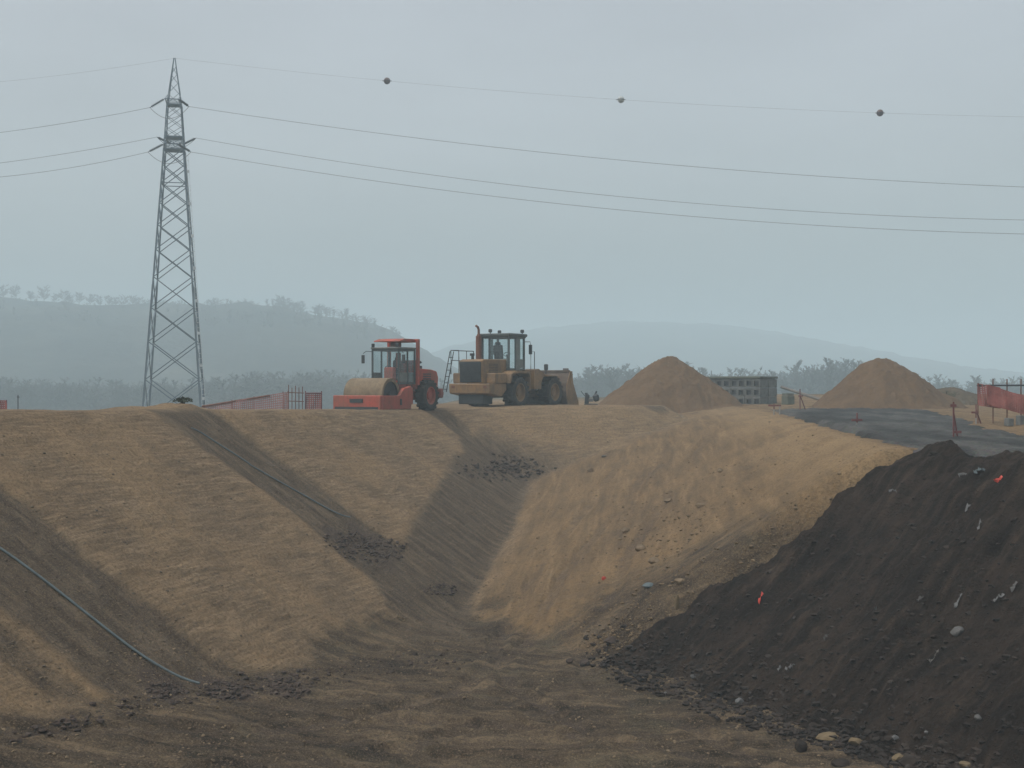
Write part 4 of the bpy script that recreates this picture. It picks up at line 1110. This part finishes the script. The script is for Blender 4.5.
for u in (-11, 6.5):
    b = MB(); b.cyl(g3(u, 46)-p0-Vector((0, 0, .2)), ray(u, 400, 46)-p0, .025, seg=6); b.build('post', M['postred'], root)
p0 = g3(18, 60); b = MB(); b.cyl((0, 0, -.2), ray(18, 395, 60)-p0, .025, seg=6); b.cyl(ray(17, 397, 60)-p0, ray(19.5, 397, 60)-p0, .02, seg=5)
o = b.build('thin_post', M['dark']); o.location = p0; tag(o, 'thin dark post behind the crest at the far left', 'post')

Yg = 49.0
p0 = g3(978, Yg); root = empty('safety_fence', p0); tag(root, 'sagging bright orange net fence on the bank at the far right', 'safety fence')
b = MB(); net(b, ray(978, 384, Yg)-p0, ray(1000, 388, Yg)-p0, ray(979, 405, Yg)-p0, ray(1000, 408, Yg)-p0, 10, 11, .024)
net(b, ray(988, 385, Yg-.12)-p0, ray(1062, 404, Yg-.12)-p0, ray(988, 404, Yg-.12)-p0, ray(1062, 424, Yg-.12)-p0, 34, 11, .026, .08); b.build('net', M['net'], root)
b = MB(); b.cyl(ray(977, 385.5, Yg+.05)-p0, ray(1080, 385.2, Yg+.05)-p0, .035, seg=6); b.build('top_rail', M['dark'], root)
for u, vt in ((978, 383), (993, 379), (1007, 379), (1021, 379), (1036, 379), (1060, 380)):
    b = MB(); g = g3(u, Yg+.1); b.cyl(g-p0-Vector((0, 0, .2)), ray(u, vt, Yg+.1)-p0, .026, seg=6); b.build('post', M['rust'], root)
stake(976, 426, 404, [(412.5, 971, 978)], 'short dark red stake at the left end of the right orange fence', .7, True, .02, Y=47.5)

# pale kerb stones on the bank at the right edge
for i, (u, v, wu, hv) in enumerate([(1021, 431, 7, 10), (1009, 432, 6, 8)]):
    Y = 45.5 - i*.3; p = g3(u, Y); b = MB(); b.box((0, 0, .16), (wu/F*Y, .3, hv/F*Y), (0, .05, .2), .02); o = b.build('edging_stone', M['conc']); o.location = p
    tag(o, ['pale upright edging stone at the right edge below the orange fence', 'smaller edging stone just left of the pale one below the orange fence'][i], 'edging stone')

# ------------------------------------------------------------------ small equipment on the crest
p0 = g3(591, 68); root = empty('plate_compactor', p0); tag(root, 'small dark machine with a pale middle standing between the loader bucket and sand heap', 'small machine')
b = MB(); b.box((-.22, 0, .35), (.24, .3, .55), (0, .1, 0), .06); b.box((-.26, 0, .64), (.16, .2, .12), (0, .2, 0), .03); b.build('engine', M['dark'], root)
b = MB(); b.box((.28, .1, .42), (.34, .3, .4), (0, -.25, 0), .08); b.cyl((.2, .1, .55), (.32, .15, .78), .05, seg=8); b.build('tank', M['dark'], root)
b = MB(); b.box((-.02, -.08, .30), (.26, .3, .17), None, .03); b.build('pale_cover', M['white'], root)
b = MB(); b.box((0, 0, .06), (.75, .5, .09), None, .03); b.build('base_plate', M['rock'], root)
b = MB(); b.tube([(-.32, 0, .5), (-.5, 0, .72), (-.55, 0, .8)], .02, 5); b.build('handle', M['dark'], root)

# ------------------------------------------------------------------ mound and scrub
def leaf_clump(name, p, r, h, n, label, seed):
    rr = random.Random(seed); root = empty(name, p); tag(root, label, 'shrub')
    b = MB()
    for k in range(9):
        a = rr.uniform(0, 6.28); e = Vector((math.cos(a)*r*rr.uniform(.3, .9), math.sin(a)*r*.6, h*rr.uniform(.6, 1.05))); b.tube([(0, 0, -.1), e*.5+Vector((0, 0, .05)), e], [.02, .014, .006], 4)
    b.build('stem', M['bark'], root)
    b = MB()
    for k in range(n):
        a = rr.uniform(0, 6.28); q = rr.random()**.5; c = Vector((math.cos(a)*r*q, math.sin(a)*r*q*.7, h*(.15+.85*rr.random()*(1-.5*q)))); s = rr.uniform(.025, .06)*(1+r*.3)
        d1 = Vector((rr.uniform(-1, 1), rr.uniform(-1, 1), rr.uniform(-1, 1))).normalized()*s; d2 = d1.orthogonal().normalized()*s*.6
        b.add([c-d1, c+d2, c+d1, c-d2], [[0, 1, 2, 3]])
    b.build('foliage', M['leaf'], root)
for (u, Y, r, h, lab, sd) in ((183, 39.5, .30, .2, 'small dark scrub on the spoil at the top of the second dark strip', 1), (174, 40, .2, .13, 'tiny scrub tuft left of the larger scrub below the pylon', 2)):
    leaf_clump('shrub', g3(u, Y), r, h, 130, lab, sd)
cone_heap('soil_mound', 28.9, 82, 3.0, .85, M['scrub_soil'], 'low scrubby brown mound between the right sand heap and the orange fence', .7, 261)
for i, (u, Y, r, h) in enumerate([(947, 80.5, .9, .6), (962, 81.5, .8, .5), (940, 79.5, .5, .5)]):
    p = g3(u, Y); p.z += [.35, .3, .12][i]
    leaf_clump('shrub', p, r, h, 380, ['widest dark shrub on the low mound right of the sand heap', 'dark shrub at the right end of the low mound', 'small dark shrub at the foot of the right sand heap'][i], 10+i)

# ------------------------------------------------------------------ rocks, litter and clods
def lump(seed, sx, sy, sz, rough=.25, sub=2):
    r = random.Random(seed); bm = bmesh.new(); bmesh.ops.create_icosphere(bm, subdivisions=sub, radius=1)
    ax = [Vector((r.uniform(-1, 1), r.uniform(-1, 1), r.uniform(-1, 1))).normalized() for _ in range(9)]; cut = [r.uniform(.55, .95) for _ in ax]
    for v in bm.verts:
        for a, c in zip(ax, cut):
            d = v.co.dot(a)
            if d > c: v.co -= a*(d-c)*.9
        v.co *= 1+r.uniform(-rough, rough)*.25
        v.co = Vector((v.co.x*sx, v.co.y*sy, v.co.z*sz))
    bm.verts.index_update(); V = [v.co.copy() for v in bm.verts]; Fc = [[v.index for v in f.verts] for f in bm.faces]; bm.free()
    return V, Fc
def rock(u, v, wpx, hpx, mat, name, label, cat, seed, tilt=0, rough=.25):
    p = surf_hit(u, v+hpx*.4); k = p.y/F
    V, Fc = lump(seed, wpx*k/2, wpx*k/2*.8, hpx*k/2*1.15, rough); m = MB(); m.add(V, Fc)
    o = m.build(name, M[mat]); o.location = p + Vector((0, 0, hpx*k*.28)); o.rotation_euler = (0, -tilt, 0)
    tag(o, label, cat)
rock(800, 745, 15, 15, 'rockdark', 'earth_clod', 'tall black clod standing on the tan ground below the heap', 'clod', 1)
rock(840, 762, 22, 8, 'rockdark', 'earth_clod', 'flat black clod at the bottom edge below the tan stones', 'clod', 2)
rock(828, 736, 30, 9, 'rocktan', 'stone', 'broad tan boulder at the foot of the black heap', 'stone', 3)
rock(856, 741, 17, 8, 'rocktan', 'stone', 'yellowish square stone right of the broad tan boulder', 'stone', 4)
rock(899, 757, 15, 9, 'rocktan', 'stone', 'small tan stone near the bottom right foot of the heap', 'stone', 5)
rock(910, 760, 24, 10, 'rockdark', 'earth_clod', 'long black clod right of the small tan stone', 'clod', 6)
rock(964, 764, 14, 8, 'rocktan', 'stone', 'tan stone at the bottom edge farthest right', 'stone', 7)
rock(957, 631, 17, 9, 'rock', 'stone', 'large pale grey slab of stone on the right of the black heap', 'stone', 8, .45)
rock(740, 701, 10, 8, 'white', 'stone', 'whitish stone low on the left foot of the black heap', 'stone', 9)
rock(895, 737, 9, 6, 'white', 'stone', 'small white block near the foot of the heap above the tan stone', 'stone', 10)
rock(665, 693, 4, 4, 'white', 'stone', 'tiny round white pebble at the left toe of the heap', 'stone', 11)
rock(693, 676, 7, 5, 'rock', 'stone', 'small grey stone near the left end of the heap toe', 'stone', 12)
rock(677, 601, 6, 18, 'rocktan', 'stone', 'upright tan lump at the edge between sand slope and black heap', 'stone', 13)
rock(648, 585, 14, 6, 'pipe', 'rag', 'greenish rag lying on the sand slope left of the heap', 'rag', 14)
rock(604, 578, 5, 4, 'redcloth', 'rag', 'small red scrap lying on the tan slope', 'rag', 15)
rock(978, 717, 8, 6, 'rock', 'stone', 'grey stone low on the heap near the right edge', 'stone', 16)
rock(604, 456, 6, 3, 'rock', 'stone', 'small grey stone left of the pale plank on the upper slope', 'stone', 17)
rock(926, 732, 5, 3, 'white', 'stone', 'tiny white stone right of the white block', 'stone', 18)
for i, (u, v, w_, h_) in enumerate([(640, 547, 12, 7), (655, 560, 14, 7), (626, 530, 9, 6), (700, 505, 11, 5), (668, 500, 9, 5), (590, 470, 7, 5), (720, 470, 8, 5), (680, 580, 12, 7), (610, 640, 14, 8), (585, 662, 12, 8), (570, 660, 9, 6)]):
    rock(u, v, w_, h_, 'clod' if i > 7 else 'pebble', 'earth_clod', ['brown clod in the patch of lumps halfway up the sand slope', 'brown clod at the dark left tip of the black heap'][i > 7], 'clod', 40+i)
for o in list(col.objects):
    if o.get('label', '').startswith('brown clod in the patch'): o['group'] = 'brown clods halfway up the sand slope'
    if o.get('label', '').startswith('brown clod at the dark'): o['group'] = 'brown clods at the tip of the black heap'

def scrap(u, v, pts, wpx, mat, label, cat='litter', name='litter_scrap'):
    """a crumpled strip lying on the surface; pts are offsets in pixels"""
    p = surf_hit(u, v); k = p.y/F; b = MB(); V = []; rr = random.Random(int(u*7+v))
    sc_ = .72; fine = []
    for i in range(len(pts)-1):
        for q in range(3):
            t = q/3; fine.append(((pts[i][0]*(1-t)+pts[i+1][0]*t)*sc_+rr.uniform(-.6, .6), (pts[i][1]*(1-t)+pts[i+1][1]*t)*sc_+rr.uniform(-.6, .6)))
    fine.append((pts[-1][0]*sc_, pts[-1][1]*sc_)); pts = fine; n = len(pts)
    for i, (dx, dz) in enumerate(pts):
        x = dx*k; up = -dz*k
        # lie along the slope: what rises in the picture also goes back
        y = up*.8
        z = top_z(p.x+x, p.y+y)-p.z
        for s in (-1, 1):
            hw_ = wpx*k*rr.uniform(.2, .5); V.append(Vector((x+rr.uniform(-.02, .02), y+s*hw_, max(z, top_z(p.x+x, p.y+y+s*hw_)-p.z)+.015+rr.uniform(0, .07))))
    Fc = [[2*i, 2*i+1, 2*i+3, 2*i+2] for i in range(n-1)]
    V2 = [q+Vector((0, 0, .012)) for q in V]; m = len(V)
    b.add(V+V2, Fc+[[j+m for j in f[::-1]] for f in Fc] + [[2*i, 2*i+2, m+2*i+2, m+2*i] for i in range(n-1)] + [[2*i+1, m+2*i+1, m+2*i+3, 2*i+3] for i in range(n-1)] + [[0, m, m+1, 1], [2*n-2, 2*n-1, m+2*n-1, m+2*n-2]])
    o = b.build(name, M[mat]); o.location = p; tag(o, label, cat)
scrap(962, 478, [(-5, -1), (-2, -4), (1, -2), (4, 2)], 6, 'white', 'crumpled white plastic in the dip between the two heap tops')
scrap(978, 474, [(-5, 1), (0, -1), (6, 0), (9, 2)], 4, 'pipe', 'greyish plastic strip between the white plastic and red rag')
scrap(998, 484, [(-5, 4), (-2, -1), (2, -3), (6, -2)], 9, 'redcloth', 'bright red plastic rag near the top right of the black heap', 'rag', 'rag')
scrap(967, 513, [(-4, 1), (0, -1), (5, -1)], 4, 'white', 'white scrap on the heap below the crumpled plastic')
scrap(979, 530, [(-4, 5), (-1, 0), (3, -4), (4, -6)], 3, 'white', 'thin pale strip running down the heap at upper right')
scrap(892, 493, [(-4, -5), (-1, -3), (2, 0), (4, 5)], 3, 'white', 'curved white strip high on the heap left of its middle')
scrap(958, 604, [(-6, 5), (-1, 0), (4, -4), (7, -6)], 3, 'white', 'pale strip on the heap just above the big grey slab')
scrap(998, 600, [(-6, 3), (-1, -1), (3, -2), (8, 1)], 4, 'white', 'tangled white scrap on the heap near the right edge')
scrap(1013, 592, [(-3, 2), (1, -1), (5, -2)], 4, 'rock', 'small grey scrap beside the tangled white one at right edge')
scrap(790, 670, [(-6, 3), (-2, 1), (2, -1), (6, -2)], 3, 'white', 'white strip on the lower middle of the heap')
scrap(779, 671, [(-2, 1), (1, 0), (3, 0)], 3, 'white', 'tiny white speck left of the white strip on lower heap')
scrap(761, 598, [(-4, 5), (-1, 1), (3, -4)], 5, 'redcloth', 'faded red scrap halfway up the left part of the heap')
scrap(826, 640, [(-3, 1), (0, 0), (3, -1)], 3, 'rock', 'small grey scrap in the middle of the black heap')
scrap(875, 611, [(-2, 1), (0, -1), (2, 0)], 3, 'white', 'tiny pale scrap right of the centre of the black heap')
scrap(934, 660, [(-8, 7), (-2, 2), (3, -2), (8, -7)], 2, 'wood', 'thin straight stick lying on the heap below the grey slab', 'stick', 'stick')
scrap(920, 602, [(-5, 2), (0, -1), (5, -2)], 3, 'rock', 'small grey scrap left of the pale strip by the slab')
scrap(612, 452, [(-10, 1), (-3, 0), (4, -1), (11, 0)], 4, 'rocktan', 'pale flat plank lying high on the tan slope', 'plank', 'plank')
scrap(400, 620, [(-5, 1), (0, 0), (6, -1)], 5, 'rocktan', 'pale tan patch of board on the dark valley bottom', 'board', 'board')

def clods(name, mat, spots, seed):
    r = random.Random(seed); prot = [lump(seed+i, 1, .8, .55, 1.5, 1) for i in range(8)]
    V = []; Fc = []; n = 0
    pr = [(np.array([list(v) for v in a]), f) for a, f in prot]
    for (x, y, z, s) in spots:
        v, f = pr[r.randrange(8)]; t = r.uniform(0, 6.28); c, q = math.cos(t), math.sin(t)
        V.append(np.stack([(v[:, 0]*c-v[:, 1]*q)*s+x, (v[:, 0]*q+v[:, 1]*c)*s+y, v[:, 2]*s+z+s*.15], -1)); Fc += [[k+n for k in g] for g in f]; n += len(v)
    me = bpy.data.meshes.new(name); me.from_pydata(np.concatenate(V).tolist(), [], Fc); me.materials.append(M[mat])
    o = link(bpy.data.objects.new(name, me)); o['kind'] = 'stuff'
def scatter(px, smin, smax_, power=2.2, off_heap=False):
    H = surf_hits(px)
    if off_heap: H = H[heap(H[:, 0], H[:, 1])[0] < H[:, 2]-.02]
    return [(p[0], p[1], p[2], smin + (smax_-smin)*random.random()**power) for p in H]
px = []
for (u, v, r) in CLODS:
    k = {0: 420, 1: 260}.get(CLODS.index((u, v, r)), 150)
    for _ in range(k):
        a = random.uniform(0, 6.28); q = random.random()**.6; px.append((u+math.cos(a)*q*r*28, v+math.sin(a)*q*r*11))
for _ in range(500):
    t = random.random(); px.append((20+470*t+random.gauss(0, 8), np.interp(20+470*t, [20, 160, 300, 490], [738, 698, 678, 655])+random.gauss(0, 5)))
far_px = [(505+random.gauss(0, 20), 469+random.gauss(0, 6)) for _ in range(160)]
clods('brown_clods', 'clod', scatter(px, .012, .085, 2.8) + scatter(far_px, .03, .17, 1.8), 600)
px = [(random.uniform(0, 900), random.uniform(640, 768)) for _ in range(1900)] + [(random.uniform(460, 900), random.uniform(415, 640)) for _ in range(800)]
clods('pebbles', 'pebble', scatter(px, .010, .045, 2, True), 620)
px = []
for _ in range(2000):
    t = random.random(); u = 590+434*t; v = np.interp(u, [590, 640, 720, 870, 1024], [662, 683, 712, 756, 800]); px.append((u+random.gauss(0, 7), v-abs(random.gauss(0, 18))+6))
for _ in range(1800):
    u = random.uniform(640, 1024); lo = np.interp(u, [640, 930, 1024], [640, 450, 470]); hi = np.interp(u, [640, 720, 870, 1024], [683, 712, 756, 790]); px.append((u, lo+(hi-lo)*random.random()**.7))
clods('black_clods', 'rockdark', scatter(px[:2000], .015, .12, 2.6) + scatter(px[2000:], .012, .10, 3.6), 640)

px = [(random.gauss(665, 38), random.gauss(535, 32)) for _ in range(700)] + [(random.gauss(625, 30), random.gauss(635, 16)) for _ in range(500)] + [(random.uniform(480, 880), random.uniform(420, 620)) for _ in range(900)]
clods('soil_crumbs', 'crumb', scatter(px, .012, .075, 3.2, True), 660)
px = [(random.uniform(0, 520), random.uniform(425, 690)) for _ in range(1100)] + [(random.gauss(430, 45), random.gauss(590, 40)) for _ in range(700)]
clods('slope_crumbs', 'crumb_dark', scatter(px, .010, .05, 3.2, True), 680)
